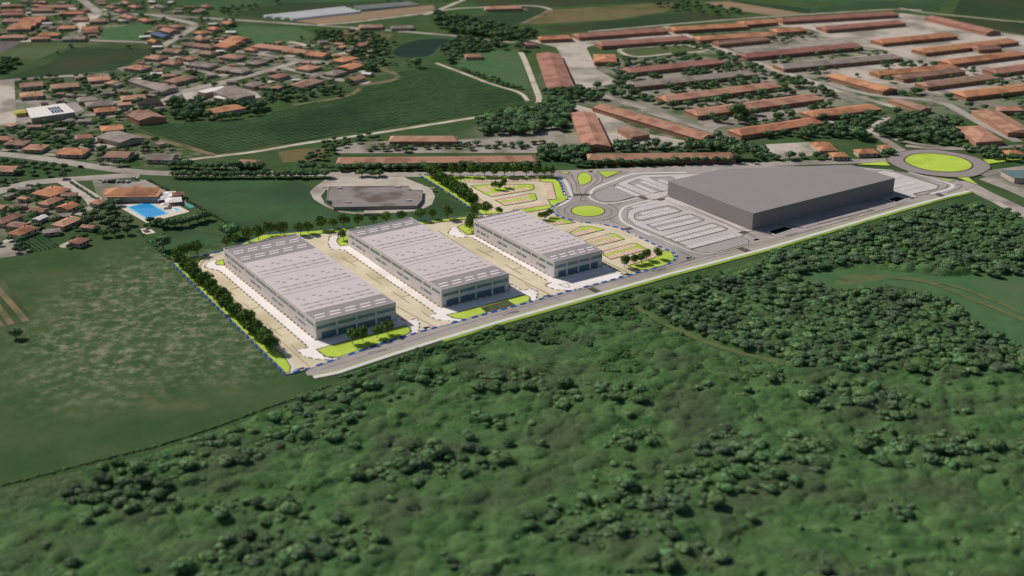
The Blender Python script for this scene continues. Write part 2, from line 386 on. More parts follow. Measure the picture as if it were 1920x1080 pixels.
# ---- streets and tracks (centre lines)
def street(name, px, width, m=None, band=.155, sm=2, road=True, line=False):
    ln = smooth(UU(px), sm)
    if name == 'village_street': width *= 1.35
    if road: ROADS.append((UU(px), width/2))
    o = strip(name, ln, width, nextz(band), m or M_street)
    if line:
        acc = 0
        for a, b in zip(ln, ln[1:]):
            acc += math.dist(a, b)
        n = int(acc/9); L = 0; seg = 0; cum = 0
        for k in range(n):
            s = k*9+2
            d = 0
            for a, b in zip(ln, ln[1:]):
                e = math.dist(a, b)
                if d+e > s:
                    t = (s-d)/e; dx, dy = (b[0]-a[0])/e, (b[1]-a[1])/e
                    p = (a[0]+dx*e*t, a[1]+dy*e*t); q = (p[0]+dx*3.5, p[1]+dy*3.5)
                    strip('lane_mark', [p, q], .35, band+.15, M_wline, parent=o); break
                d += e
    return o
street('main_road', [(-60,283),(0,289),(75,296),(175,313),(255,323),(325,326),(480,325),(640,327),(800,328),(1040,325),(1250,316),(1480,306),(1700,300)], 11, line=True)
street('village_street', [(-60,375),(0,359),(50,343),(125,337),(200,332),(262,328)], 9)
street('village_street', Z3((480,435),(620,520),(700,570),(720,610)), 8, M_conc)
street('gravel_track', [(330,303),(400,294),(480,285),(580,267),(700,251),(800,235),(940,213),(1000,203),(1013,190),(1008,175),(998,150),(984,112),(976,98)], 5.5, M_track)
street('country_road', [(0,29),(170,26),(290,27),(365,33),(480,40),(600,48),(720,56),(825,65),(880,70),(930,78),(990,80)], 8)
street('country_road', [(595,47),(660,42),(717,35),(812,23),(845,10),(872,-2),(890,-10)], 6, M_track)
street('village_street', [(150,-3),(162,6),(185,24)], 8)
street('village_street', [(181,28),(160,42),(140,56)], 10, M_track)
street('village_street', [(288,28),(345,40),(372,47),(340,66),(307,85)], 7)
street('village_street', [(307,86),(400,92),(480,100),(550,112),(617,120)], 7)
street('village_street', [(566,112),(530,125),(460,144),(400,158),(340,172),(322,180),(300,195),(200,212),(100,222),(0,233),(-40,238)], 7.5)
street('village_street', [(530,127),(580,138),(647,152)], 7)
street('village_street', Z2((0,640),(100,620)), 7, road=False)
street('village_street', [(-30,155),(0,152),(112,143),(205,140)], 6)
street('village_street', [(8,152),(9,190),(9,232)], 13, M_conc)
street('village_street', Z1((0,295),(480,297),(1100,318)), 5)
street('village_street', Z1((1330,490),(1500,530),(1600,555)), 5)
street('village_street', Z1((1500,375),(1380,410),(1160,480),(1100,470)), 5)
street('village_street', Z2((180,475),(380,505)), 5)
street('village_street', Z2((390,395),(620,335),(760,345)), 5)
street('village_street', Z2((560,315),(640,325),(700,345)), 5, M_track)
street('village_street', Z2((700,425),(760,440),(1000,395)), 4, M_track)
street('farm_track', Z4((-20,95),(150,55),(400,45),(600,35),(720,40),(790,62)), 5, M_track)
street('farm_track', Z4((790,62),(700,110),(600,155)), 9, M_dirt)
street('farm_track', Z4((60,400),(300,490),(420,540),(600,585),(640,640)), 4, M_track)
street('farm_track', Z2((1250,515),(1380,560),(1400,590),(1270,620),(1100,640)), 7, M_dirt)
street('farm_track', Z2((1110,660),(1050,710),(960,735),(600,790)), 6, M_dirt)
street('farm_track', Q(250,180,5.333,[(0,380),(300,450),(600,530),(820,600)]), 6, M_dirt)
street('perimeter_track', Z5((-350,215),(0,185),(440,145),(1100,98),(1440,80),(1720,62),(1900,70)), 4, M_track)
street('perimeter_track', Z6((600,55),(760,85),(960,105),(1300,140),(1500,155)), 4, M_track)
street('barracks_road', Z5((170,180),(300,235),(440,280),(560,335),(700,390),(860,455),(1000,500),(1160,550),(1300,610),(1480,665)), 9, M_conc)
street('barracks_road', Z6((0,190),(150,240),(340,295),(560,345),(760,385),(960,435),(1200,475),(1500,540)), 11, M_conc)
street('barracks_road', Z6((-40,545),(40,575),(200,620),(400,675),(620,738)), 8, M_conc)
street('barracks_road', Z6((600,590),(800,585),(960,640),(1150,690),(1460,770)), 9, M_street)
street('barracks_road', Z6((100,560),(300,620),(500,655),(700,665),(900,690),(1020,760),(1180,850),(1400,960)), 9, M_street)
street('barracks_road', Z4((1000,560),(1100,600),(1200,640),(1400,690),(1620,780)), 9, M_street)
street('barracks_road', Z5((0,745),(160,790),(360,850),(520,900),(640,945)), 7, M_street)
street('barracks_road', Z5((1180,780),(1280,820),(1420,880),(1480,905)), 4, M_track)
street('footpath', Z6((390,885),(460,830),(520,790)), 6, M_conc)
street('footpath', Z6((340,880),(440,910),(520,960),(600,1010),(640,1030)), 8, M_conc)
street('footpath', Z6((520,930),(640,960),(800,985),(1000,1000)), 5, M_street)
street('approach_road', [(1838,328),(1880,320),(1990,308)], 9)
street('approach_road', Z6((640,985),(900,1010),(1200,995),(1500,985)), 7, M_street)
street('approach_road', [(1805,340),(1830,356),(1880,380),(1990,432)], 13)
street('old_road', Q(0,0,1,[(1812,352),(1840,364),(1900,398),(1990,445)]), 5, M_conc, band=.155)
street('wood_track', [(1190,575),(1240,605),(1290,628),(1360,655),(1420,670),(1470,684)], 4, MATS['worn_grass'], sm=2)
street('wood_track', [(1670,520),(1740,528),(1790,548),(1850,572),(1930,605)], 4, MATS['worn_grass'])
street('wood_track', [(1700,520),(1790,536),(1860,562),(1940,598)], 3, MATS['worn_grass'])

# ---- the pale flagged plot and rows in the allotments
al = [((-8,536),(50,603)),((-14,562),(22,608)),((-20,585),(2,612))]
for a, b in al: strip('soil_bed', UU([a, b]), 3.4, nextz(.1), M_dirt)
fp = UU(DP((650,835),(830,805),(930,885),(760,915)))
fpo = sheet('flagged_plot', fp, nextz(.1), M_deck)
for i in range(3):
    a = .3+.16*i
    q = [(fp[0][0]*(1-a)+fp[1][0]*a, fp[0][1]*(1-a)+fp[1][1]*a), (fp[3][0]*(1-a)+fp[2][0]*a, fp[3][1]*(1-a)+fp[2][1]*a)]
    q = [(q[0][0]*.75+q[1][0]*.25, q[0][1]*.75+q[1][1]*.25), (q[0][0]*.2+q[1][0]*.8, q[0][1]*.2+q[1][1]*.8)]
    strip('planting_bed', q, 1.3, .12, M_dark, parent=fpo)

# ================================================================== THE NEW ESTATE
AZ = 0.583298
ZOFF = 0.3
ex, ey = (math.cos(AZ), math.sin(AZ)), (-math.sin(AZ), math.cos(AZ))
bound = [(324,495),(536,702),(580,690.6),(636,671.5),(708,647.5),(780,624.5),(828,611),(874,599),(937,582),(999,565),(1060,548),(1080,542.5),(1125,531),(1169,519),(1215,506),(1240,499.5),(1258,493),(1267,486),(1268,477),(1255,470.5),(1221,456),(1192,442),(1161,427.5),(1125,420),(1088.6,416.7),(1060,410.7),(1040,402),(1034,394),(1037,387),(1052.5,379.4),(1066,373),(1069,368),(1058.6,365),(1055,351.7),(1050,341),(1038,333.7),(1014,330.8),(940,330),(860,330),(785,327.5),(834,357.5),(880,388.5),(904,403.6),(850,409),(794,414.6),(685,423.7),(586,432.8),(493,440),(470,450),(415.4,472.3),(351,484.4)]
BW = UU(bound)
site = sheet('estate_yard', BW, .05, M_tan)
# the frontage road with its verge, footpath and lawn strip
fr_top = bound[2:18]
fr_low = [(585,703.5),(630,694.4),(725,663),(820,633),(945,596),(1100,553),(1257.5,508.8),(1440,461),(1570,423),(1690,387.5),(1770,366),(1812,356)]
road_poly = UU([(573,698),(580,691)])+UU(fr_top[1:])+UU([(1300,484),(1330,478),(1403,459),(1454,443),(1510,428),(1640,394),(1709,373),(1780,354),(1800,350)])+UU(fr_low[::-1])+UU([(577,704)])
froad = sheet('frontage_road', road_poly, .046, M_asph)
low = UU(fr_low)
strip('verge_edge', low, .5, .064, M_lime, shift=-.3)
strip('roadside_footpath', low, 3.0, .06, M_walk, shift=-2.4)
strip('verge_lawn', low[3:], 2.8, .056, M_verge, shift=-5.2)
strip('lane_line', UU([(600,694),(716,657.5),(820,623.5),(937,588),(1030,561.5),(1125,534.5),(1215,509),(1260,498),(1340,476),(1420,456),(1510,434),(1640,399),(1710,379.5)]), .35, .07, M_line, parent=froad)
strip('lane_line', UU([(1230,511),(1330,484),(1440,455),(1570,418),(1690,384)]), .5, .07, mat('olive_line', (118,112,62)), parent=froad)
# grey base of the shop lot and the first roundabout
lot = [(1038,331),(1042,322),(1100,318.5),(1250,316),(1400,312),(1600,311.5),(1690,323),(1790,337),(1830,347),(1815,355),(1780,354),(1709,373),(1640,394),(1510,428),(1454,443),(1403,459),(1330,478),(1300,484),(1267,487),(1269,477),(1255,470),(1221,455.5),(1192,441.5),(1161,427),(1125,419.5),(1088.6,416.2),(1060,410.2),(1041,402),(1035,394),(1038,387.5),(1053,380),(1067,373.5),(1070,367.5),(1059.5,364.5),(1056,351.7),(1051,341)]
lot_o = sheet('shop_lot', UU(lot), .042, M_asph)
def dashes(name, ring, on, off, width, z, m, parent):
    ring = ring+[ring[0]]; nxt = 0.0
    for a, b in zip(ring, ring[1:]):
        L = math.dist(a, b)
        if L < 1e-6: continue
        dx, dy = (b[0]-a[0])/L, (b[1]-a[1])/L; s_ = nxt
        while s_ < L:
            e = min(L, s_+on); strip(name, [(a[0]+dx*s_, a[1]+dy*s_), (a[0]+dx*e, a[1]+dy*e)], width, .03, m, parent=parent, h=z+.1-.03); s_ += on+off
        nxt = s_-L
def area_sheet(name, px, z, m, edge=None, parent=None, ew=.4, eh=.1, em=None):
    w_ = UU(px); o = sheet(name, w_, z, m, parent)
    if edge: strip('kerb', w_ if area2(w_) > 0 else w_[::-1], ew, .03, em or M_line, parent=o, closed=True, h=z-.03+eh)
    return o
# plazas
area_sheet('shop_plaza', [(1178,395),(1176,408),(1190,422),(1286,461),(1295,467),(1389,443.5),(1404,434.5),(1412,433),(1250,367),(1240,376),(1233,374),(1216,378)], .074, M_plaza, True, ew=.35)
area_sheet('shop_plaza', K1((935,330),(1100,255),(1300,205),(1900,195),(2400,170),(2400,300),(1640,500),(1560,520),(1480,545),(1370,540),(1300,490),(970,352)), .078, M_plaza, True, ew=.3)
area_sheet('shop_plaza', K3((330,385),(420,365),(560,390),(830,470),(1180,580),(1150,620),(830,690),(880,740),(800,755),(560,655),(480,560),(300,420)), .082, M_plaza, True, ew=.3)
area_sheet('grey_lawn', K1((600,490),(640,440),(920,332),(890,375),(1190,505),(950,575),(750,578),(650,545)), .086, mat('grey_gravel', (158,150,146), (166,158,154), .2), True, ew=.4)
area_sheet('grey_lawn', K2((1000,650),(1690,470),(1800,520),(1800,570),(1500,650),(1290,700),(1130,690),(1040,670)), .09, MATS['grey_gravel'], True, ew=.35)
for pl in (K1((330,468),(545,466),(555,497),(335,500)), K1((1005,955),(1140,925),(1195,945),(1060,980)), K1((1225,515),(1290,505),(1380,540),(1320,552)), K1((1475,550),(1560,530),(1620,545),(1540,568)),
           K2((1650,415),(1740,388),(1820,408),(1720,440)), K2((1620,630),(1690,612),(1840,665),(1750,690)), DC((650,575),(730,548),(860,610),(775,640)), K3((1120,695),(1190,680),(1275,720),(1200,735))):
    sheet('dark_crossing', UU(pl), nextz(.09), M_dark)
for px, wd in (((K1((100,225),(200,265),(255,350),(285,440),(310,500),(250,580),(130,640))), 2.2), (K1((570,470),(575,430),(640,385),(900,285),(1080,210),(1250,180),(1900,175)), 2.4), (K1((540,500),(600,560),(740,605),(900,600),(1050,570),(1240,520)), 1.6), (K1((1420,555),(1250,590),(1060,640),(990,700),(970,780),(1010,860),(1180,945),(1400,1045)), 2.0),
               (K2((230,350),(500,465),(800,600),(1040,690),(1270,715),(1500,665),(1800,590)), 1.0), (K3((760,390),(1060,465),(1300,540),(1400,580),(1330,630),(1080,690)), 2.4), (K3((60,348),(350,352),(560,370)), 1.6)):
    strip('lot_footpath', smooth(UU(px), 2), wd, nextz(.1), M_walk)
for px in (K1((100,200),(230,240),(300,330),(330,460)), K1((140,175),(300,210),(360,300),(390,450)), K1((300,185),(350,290),(410,380),(430,470)), K1((560,165),(640,200),(680,270),(620,330),(520,400),(490,470)), K1((660,180),(740,230),(730,300),(600,380),(540,440)), K1((760,260),(900,215),(1100,160)),
           K1((420,560),(450,500),(525,560),(420,560)), K1((740,840),(850,815),(960,890)), K1((830,820),(900,880)), K1((800,610),(1000,600),(930,640),(800,610)), K1((1010,560),(1400,470)), K1((1620,560),(1920,700)),
           K2((830,30),(1500,300),(1880,480)), K2((960,60),(1900,470)), K2((840,680),(1060,770),(860,830)), K2((600,470),(930,600)), DG((0,520),(180,560),(330,600)), DG((380,480),(630,520)), DG((400,490),(620,525)), DG((745,455),(1210,325),(1320,345),(780,480),(745,455)), DG((980,385),(1010,400)),
           DG((1350,235),(1440,295)), DG((1370,230),(1530,270)), DG((640,520),(1330,340)), K3((560,370),(830,450),(1190,575),(1150,625),(820,695)), K3((650,370),(900,420),(1200,500),(1310,570),(1280,610),(1030,670)), K3((860,690),(900,715),(1000,700),(1040,680)), K3((1420,575),(1480,555),(1510,580),(1440,630),(1290,680)),
           K2((1300,720),(1850,580)), DB((1050,690),(1210,680)), DC((1690,300),(1790,280))):
    strip('guide_line', UU(px), .38, nextz(.12), M_line, parent=lot_o)
# lime islands
for px in (K1((385,250),(410,195),(470,172),(535,185),(585,235),(585,280),(550,315),(440,357),(410,330)), K1((665,158),(1000,157),(785,247)), K1((135,170),(280,168),(250,195),(200,192)),
           K3((20,285),(440,238),(520,305)), K3((1790,215),(2400,205),(1870,278)), K3((1430,465),(1590,455),(1640,500),(1740,575)), K3((1090,445),(1400,515),(1330,525))):
    area_sheet('lime_island', px, nextz(.13), M_lime, True, ew=.4)
def disc(px, py, r, n=48): c = U(px, py); return [(c[0]+r*math.cos(i*2*math.pi/n), c[1]+r*math.sin(i*2*math.pi/n)) for i in range(n)]
rb = sheet('roundabout', disc(1102.4, 396, 20.2), .062, mat('roundabout_asphalt', (152,143,136), (164,155,148), .1))
strip('ring_line', disc(1102.4, 396, 15.6), .4, .072, M_line, parent=rb, closed=True)
strip('ring_line', disc(1102.4, 396, 20.0), .4, .072, M_line, parent=rb, closed=True)
isl = sheet('roundabout_lawn', disc(1102.4, 395.5, 10.7), .16, M_lime); strip('kerb', disc(1102.4, 395.5, 11), .8, .05, M_line, parent=isl, closed=True, h=.13)
r2 = smooth_closed(UU(K3((450,190),(620,110),(850,75),(1100,75),(1400,115),(1700,180),(1850,260),(1915,320),(1860,370),(1720,440),(1600,462),(1350,462),(1050,435),(760,385),(560,300),(470,240))), 2)
ro2 = sheet('roundabout', r2, .09, M_ring); strip('kerb', r2 if area2(r2) > 0 else r2[::-1], .7, .03, M_line, parent=ro2, closed=True, h=.2)
r3 = smooth_closed(UU(K3((690,215),(780,155),(920,130),(1150,130),(1400,165),(1580,220),(1660,290),(1630,345),(1500,382),(1280,392),(1050,375),(850,320),(730,265))), 2)
r3 = r3 if area2(r3) > 0 else r3[::-1]
isl2 = sheet('roundabout_lawn', r3, .17, M_lime); strip('kerb', r3, 1.4, .06, M_line, parent=isl2, closed=True, h=.16)
# service yard of the shop: sunken dark grids
for px in (DG((265,555),(430,505),(525,530),(340,592)), DG((1460,235),(1555,203),(1645,230),(1550,267))):
    o = sheet('drain_grid', UU(px), nextz(.1), M_black)
    strip('kerb', UU(px) if area2(UU(px)) > 0 else UU(px)[::-1], .7, .06, M_walk, parent=o, closed=True, h=.14)
# white aprons round the warehouses
WA = D1((310,302),(325,280),(345,262),(400,255),(452,292),(1092,815),(1650,672))+DA((1330,270),(1440,350),(1590,300),(1640,330),(1655,400),(1640,500),(1540,525),(1505,430),(1440,402),(330,700),(95,765),(150,810),(250,880),(420,900))+D1((1195,950),(1080,945),(1010,925),(955,885),(1035,860),(420,330))
ap_ = area_sheet('white_apron', WA, .06, M_white); dashes('kerb_stone', UU(WA), 2.6, 1.7, .75, .06, M_line, ap_)
WB = D2((-10,255),(20,240),(60,245),(45,290),(75,325),(135,318),(832,792),(1338,662))+DB((1090,250),(1180,310),(1270,360),(1420,330),(1510,380),(1480,500),(1400,520),(1390,455),(1310,418),(300,690),(130,725),(240,775),(410,790))+D2((960,890),(880,885),(800,880),(735,852),(790,830),(100,355),(60,350),(0,350),(-20,300))
ap_ = area_sheet('white_apron', WB, .06, M_white); dashes('kerb_stone', UU(WB), 2.6, 1.7, .75, .06, M_line, ap_)
WC = D2((880,225),(905,190),(955,180),(945,195),(985,230),(1015,245),(1072,240))+[(888.6,440.8),(1039.5,522),(1129.6,499.3)]+DC((880,190),(1080,300),(1150,320),(1170,360),(1120,410),(460,600))+DC((180,590),(0,520),(100,480),(130,480))+D2((1600,620),(1650,600),(1060,262),(1030,255),(960,265),(900,245))
ap_ = area_sheet('white_apron', WC, .06, M_white); dashes('kerb_stone', UU(WC), 2.6, 1.7, .75, .06, M_line, ap_)
for px in (DC((370,475),(1020,305),(1080,325),(410,495)), DC((220,510),(350,490),(390,545),(330,550))): strip('kerb_line', UU(px+px[:1]), .4, nextz(.09), M_line)
# lime lawns of the estate
M_wild = mat('rough_grass', (74,84,52), (96,98,70), .3, c3=(60,72,44), s3=.1)
for px in (DA((110,765),(330,700),(1440,405),(1510,450),(1512,500),(1480,530),(430,882),(250,872)), DB((140,725),(310,690),(1310,420),(1390,460),(1372,520),(1180,580),(730,697),(400,790),(240,772)),
           D1((385,270),(440,248),(452,288),(395,286)), D2((45,290),(65,265),(130,245),(133,318),(70,325)), K4((420,930),(540,878),(640,900),(655,1025),(570,1040)),
           K5((1150,748),(1480,650),(1610,545),(1700,570),(1752,640),(1720,690),(1600,745),(1420,790),(1280,797)), K5((90,182),(160,120),(240,112),(330,155),(470,190),(340,208),(160,212)),
           K5((395,325),(540,240),(700,243),(845,280),(745,305),(480,368)), K5((590,420),(930,328),(980,335),(1105,405),(1065,412),(735,495),(640,455)), K5((830,560),(1205,455),(1260,460),(1400,540),(1350,548),(930,662),(830,605)),
           K4((610,360),(840,345),(1475,343),(1487,400),(1440,420),(900,512),(790,465)), K4((950,560),(1430,468),(1500,470),(1527,550),(1460,572),(1080,634)),
           [(800,329.3),(940,331),(1022,331.5),(1022,336),(864,338.5),(864,343),(848,345),(836,340)], [(1012,336.5),(1023,331.8),(1036,334),(1048,341),(1053,353),(1056,366),(1066,368.5),(1064,373.5),(1050,380),(1040,386.5),(1033,384.5),(1027.5,375),(1043.5,374),(1036,343),(1014,341)],
           K4((1190,690),(1340,680),(1720,622),(1735,632),(1715,670),(1600,692),(1400,724),(1230,720)), [(788,328.6),(800,329.5),(836,341),(858,348),(936,396),(944,400),(905,402.6),(880,387.5),(834,356.5)],
           [(352,485.5),(392,478.5),(375,488),(362,505),(342,497)], [(326,495.5),(340,497),(362,505),(510,650),(532,668),(545,688),(543,698),(536,700.5)], [(903,404),(850,409.6),(794,415.2),(685,424.4),(586,433.6),(493,441),(440,463),(450,467),(500,448),(590,440),(690,429.5),(800,420),(880,410),(905,407)]):
    area_sheet('lime_lawn', px, nextz(.1), M_lime, True, ew=.5, eh=.08)
sheet('rough_patch', UU(DB((650,622),(1055,512),(1165,582),(735,695))), .2, M_wild)
strip('kerb_line', UU(DB((870,570),(940,640))), .7, .212, M_line)
strip('kerb_line', UU(DB((650,622),(1055,512),(1165,582))), .7, .212, M_line)
# striped entrance strips, painted entrance symbols
for px in (K7((445,800),(520,870),(590,940),(560,1020)), K7((560,1010),(620,960))): strip('striped_kerb', UU(px), 1.6, nextz(.21), M_walk)
for x, y in ((564.5,692),(799.5,614.8),(1024.5,555.5),(1174.5,514.8),(1290.5,484.2),(1418,449.5),(1107,321.8),(1710,371.5)):
    c = U(x, y); pts = []
    for i in range(10):
        a = i*math.pi/5; r = 1.0+.35*math.sin(3*a+x); pts.append((c[0]+ex[0]*2.0*r*math.cos(a)+ey[0]*r*math.sin(a), c[1]+ex[1]*2.0*r*math.cos(a)+ey[1]*r*math.sin(a)))
    sheet('painted_symbol', pts, .27, M_black, parent=site)
for x, y in ((708,659),(958,587),(1235,506),(1485,439.5),(1600,405.5),(1692,381)):
    c = U(x, y)
    for k in (-1, 1):
        q = [(c[0]+ex[0]*(a+k*2.6)+ey[0]*b_, c[1]+ex[1]*(a+k*2.6)+ey[1]*b_) for a, b_ in ((-2,-.9),(2,-.9),(2,.9),(-2,.9))]
        strip('lane_symbol', q, .45, .075, M_dark, parent=froad, closed=True)
# lines in the yards between the warehouses
for px in (D1((440,205),(340,235),(270,285),(300,345),(600,600),(1050,1005)), D1((430,430),(520,497)), D1((485,460),(545,445)), D1((585,555),(675,635)), D1((640,595),(700,575)), D1((740,695),(845,785)), D1((795,740),(855,722)), D1((915,845),(960,890)), D1((330,325),(380,370)),
           D2((0,410),(330,690),(770,930)), D2((80,410),(190,480)), D2((140,450),(205,432)), D2((265,535),(385,615)), D2((340,575),(400,560)), D2((465,670),(590,755)), D2((530,710),(590,695)), D2((680,815),(740,860)),
           D2((800,210),(1080,385),(1400,570),(1720,730)), D2((1090,345),(1220,415)), D2((1150,380),(1215,362)), D2((1305,465),(1435,540)), D2((1370,500),(1430,485)), D2((1455,610),(1530,660)), D2((700,150),(840,120),(1050,100)), K5((830,680),(960,745),(1140,830)), K5((820,700),(1060,825))):
    strip('yard_line', smooth(UU(px), 1), .42, nextz(.1), mat('tan_line', (150,132,104), (162,144,116), .6), parent=site)

# ---- parking bays, each a paved piece
def bays(px0, px1, n, depth, m, parent, z, flip=False, gap=.2):
    a, b = U(*px0), U(*px1); L = math.dist(a, b); dx, dy = (b[0]-a[0])/L, (b[1]-a[1])/L
    nx, ny = (-dy, dx) if not flip else (dy, -dx)
    s = L/n
    me = mesh('bay', [(gap,.06,0),(s-gap,.06,0),(s-gap,depth-.06,0),(gap,depth-.06,0)] if not flip else [(gap,-depth+.06,0),(s-gap,-depth+.06,0),(s-gap,-.06,0),(gap,-.06,0)], [(0,1,2,3)])
    me.materials.append(m)
    for i in range(n):
        o = bpy.data.objects.new('parking_bay', me); C.objects.link(o); o.parent = parent
        o.location = (a[0]+dx*s*i, a[1]+dy*s*i, z+ZOFF); o.rotation_euler = (0, 0, math.atan2(dy, dx))
    q = [a, b, (b[0]+nx*depth, b[1]+ny*depth), (a[0]+nx*depth, a[1]+ny*depth)]
    sheet('bay_surround', q, z-.012, mat('bay_line', (128,112,100), (138,122,110), .6) if m is M_stall else mat('bay_dark', (96,86,80), (108,98,92), .6), parent=parent)
GP = bpy.data.objects.new('grey_car_park', None); C.objects.link(GP); GP['kind'] = 'structure'
PP = bpy.data.objects.new('pink_car_park', None); C.objects.link(PP); PP['kind'] = 'structure'
def islands(px, z=.13): area_sheet('bay_island', px, z, MATS['grey_gravel'], True, ew=.4)
islands(K1((1180,750),(1260,715),(1640,630),(1700,640),(1840,700),(1800,725),(1290,845),(1220,840),(1175,800)), .13)
islands(K2((385,310),(960,160),(1020,165),(1185,235),(1150,260),(600,390),(540,380)), .134)
islands(K2((610,470),(1280,285),(1340,290),(1510,360),(1480,385),(790,555),(700,505)), .138)
islands(K1((1090,325),(1230,268),(1300,285),(1640,420),(1600,430),(1440,462),(1400,455)), .142)
islands(K1((1390,245),(1680,232),(1740,265),(1640,345),(1470,285)), .146)
for a, b, n in ((K1((1180,675),(1500,592)) + [8]), (K1((1300,765),(1700,685)) + [11]), (K1((1250,828),(1790,712)) + [13]), (K2((470,328),(1060,200)) + [14]), (K2((575,388),(1150,255)) + [14]), (K2((690,502),(1370,330)) + [16]), (K2((790,552),(1480,375)) + [16]), (K2((990,645),(1640,470)) + [16])):
    bays(a, b, n, 5.0, M_gstall, GP, .17)
for a, b, n in ((K1((890,377),(1195,508)) + [8]), (K1((1165,352),(1420,460)) + [8]), (K1((1245,305),(1620,440)) + [10]), (K1((1480,285),(1640,345)) + [5])):
    bays(a, b, n, 4.6, M_gstall, GP, .19)
for a, b, n in ((K3((570,618),(890,543)) + [9]), (K3((690,655),(1010,578)) + [9]), (K3((560,500),(670,470)) + [4])):
    bays(a, b, n, 4.8, M_gstall, GP, .19)
for a, b, n, d in ((K5((395,322),(565,278)) + [4, 5.5]), (K5((480,366),(745,298)) + [6, 5.5]), (K5((660,452),(965,368)) + [7, 5.5]), (K5((745,494),(1068,408)) + [7, 5.5]), (K5((840,600),(1255,497)) + [9, 5.5]), (K5((935,660),(1355,545)) + [9, 5.5]), (K5((1150,742),(1600,605)) + [10, 4.5]), (K5((170,232),(345,205)) + [4, 5]),
                   (K4((470,312),(1565,290)) + [18, 5.5]), (K4((845,386),(1275,380)) + [7, 5]), (K4((910,507),(1445,410)) + [10, 5.5]), (K4((1000,580),(1440,508)) + [8, 5.5]), (K4((1080,632),(1465,566)) + [7, 5.5]), (K4((1270,697),(1715,622)) + [9, 5.5]), (K4((1690,545),(1615,318)) + [9, -5.5]), (K4((810,450),(690,392)) + [3, -6]), (K4((1000,706),(425,348)) + [18, 5.0])):
    bays(a, b, n, abs(d), M_stall, PP, .225, flip=d < 0)

# ---- blue dashed boundary line
bl = empty('boundary_line', 'blue dashed boundary line painted round the three pale warehouses and their car parks', 'boundary line')
closedB = BW+[BW[0]]; acc = 0.0; nxt = 0.0; dash = []
for i, (a, b) in enumerate(zip(closedB, closedB[1:])):
    L = math.dist(a, b); dx, dy = (b[0]-a[0])/L, (b[1]-a[1])/L; s = nxt
    while s < L:
        e = min(L, s+3.8); dash.append(((a[0]+dx*s, a[1]+dy*s), (a[0]+dx*e, a[1]+dy*e))); s += 6.2
    nxt = s-L
for a, b in dash: strip('blue_dash', [a, b], 1.55, .26, M_blue, parent=bl)
strip('pale_band', UU(bound[1:34]), .8, .245, M_walk, parent=bl)

prism('estate_fill', BW, -.05, .34, M_tan, cap=False)['kind'] = 'structure'
prism('lot_fill', UU(lot), -.05, .33, M_asph, cap=False)['kind'] = 'structure'
prism('road_fill', road_poly, -.05, .335, M_asph, cap=False)['kind'] = 'structure'
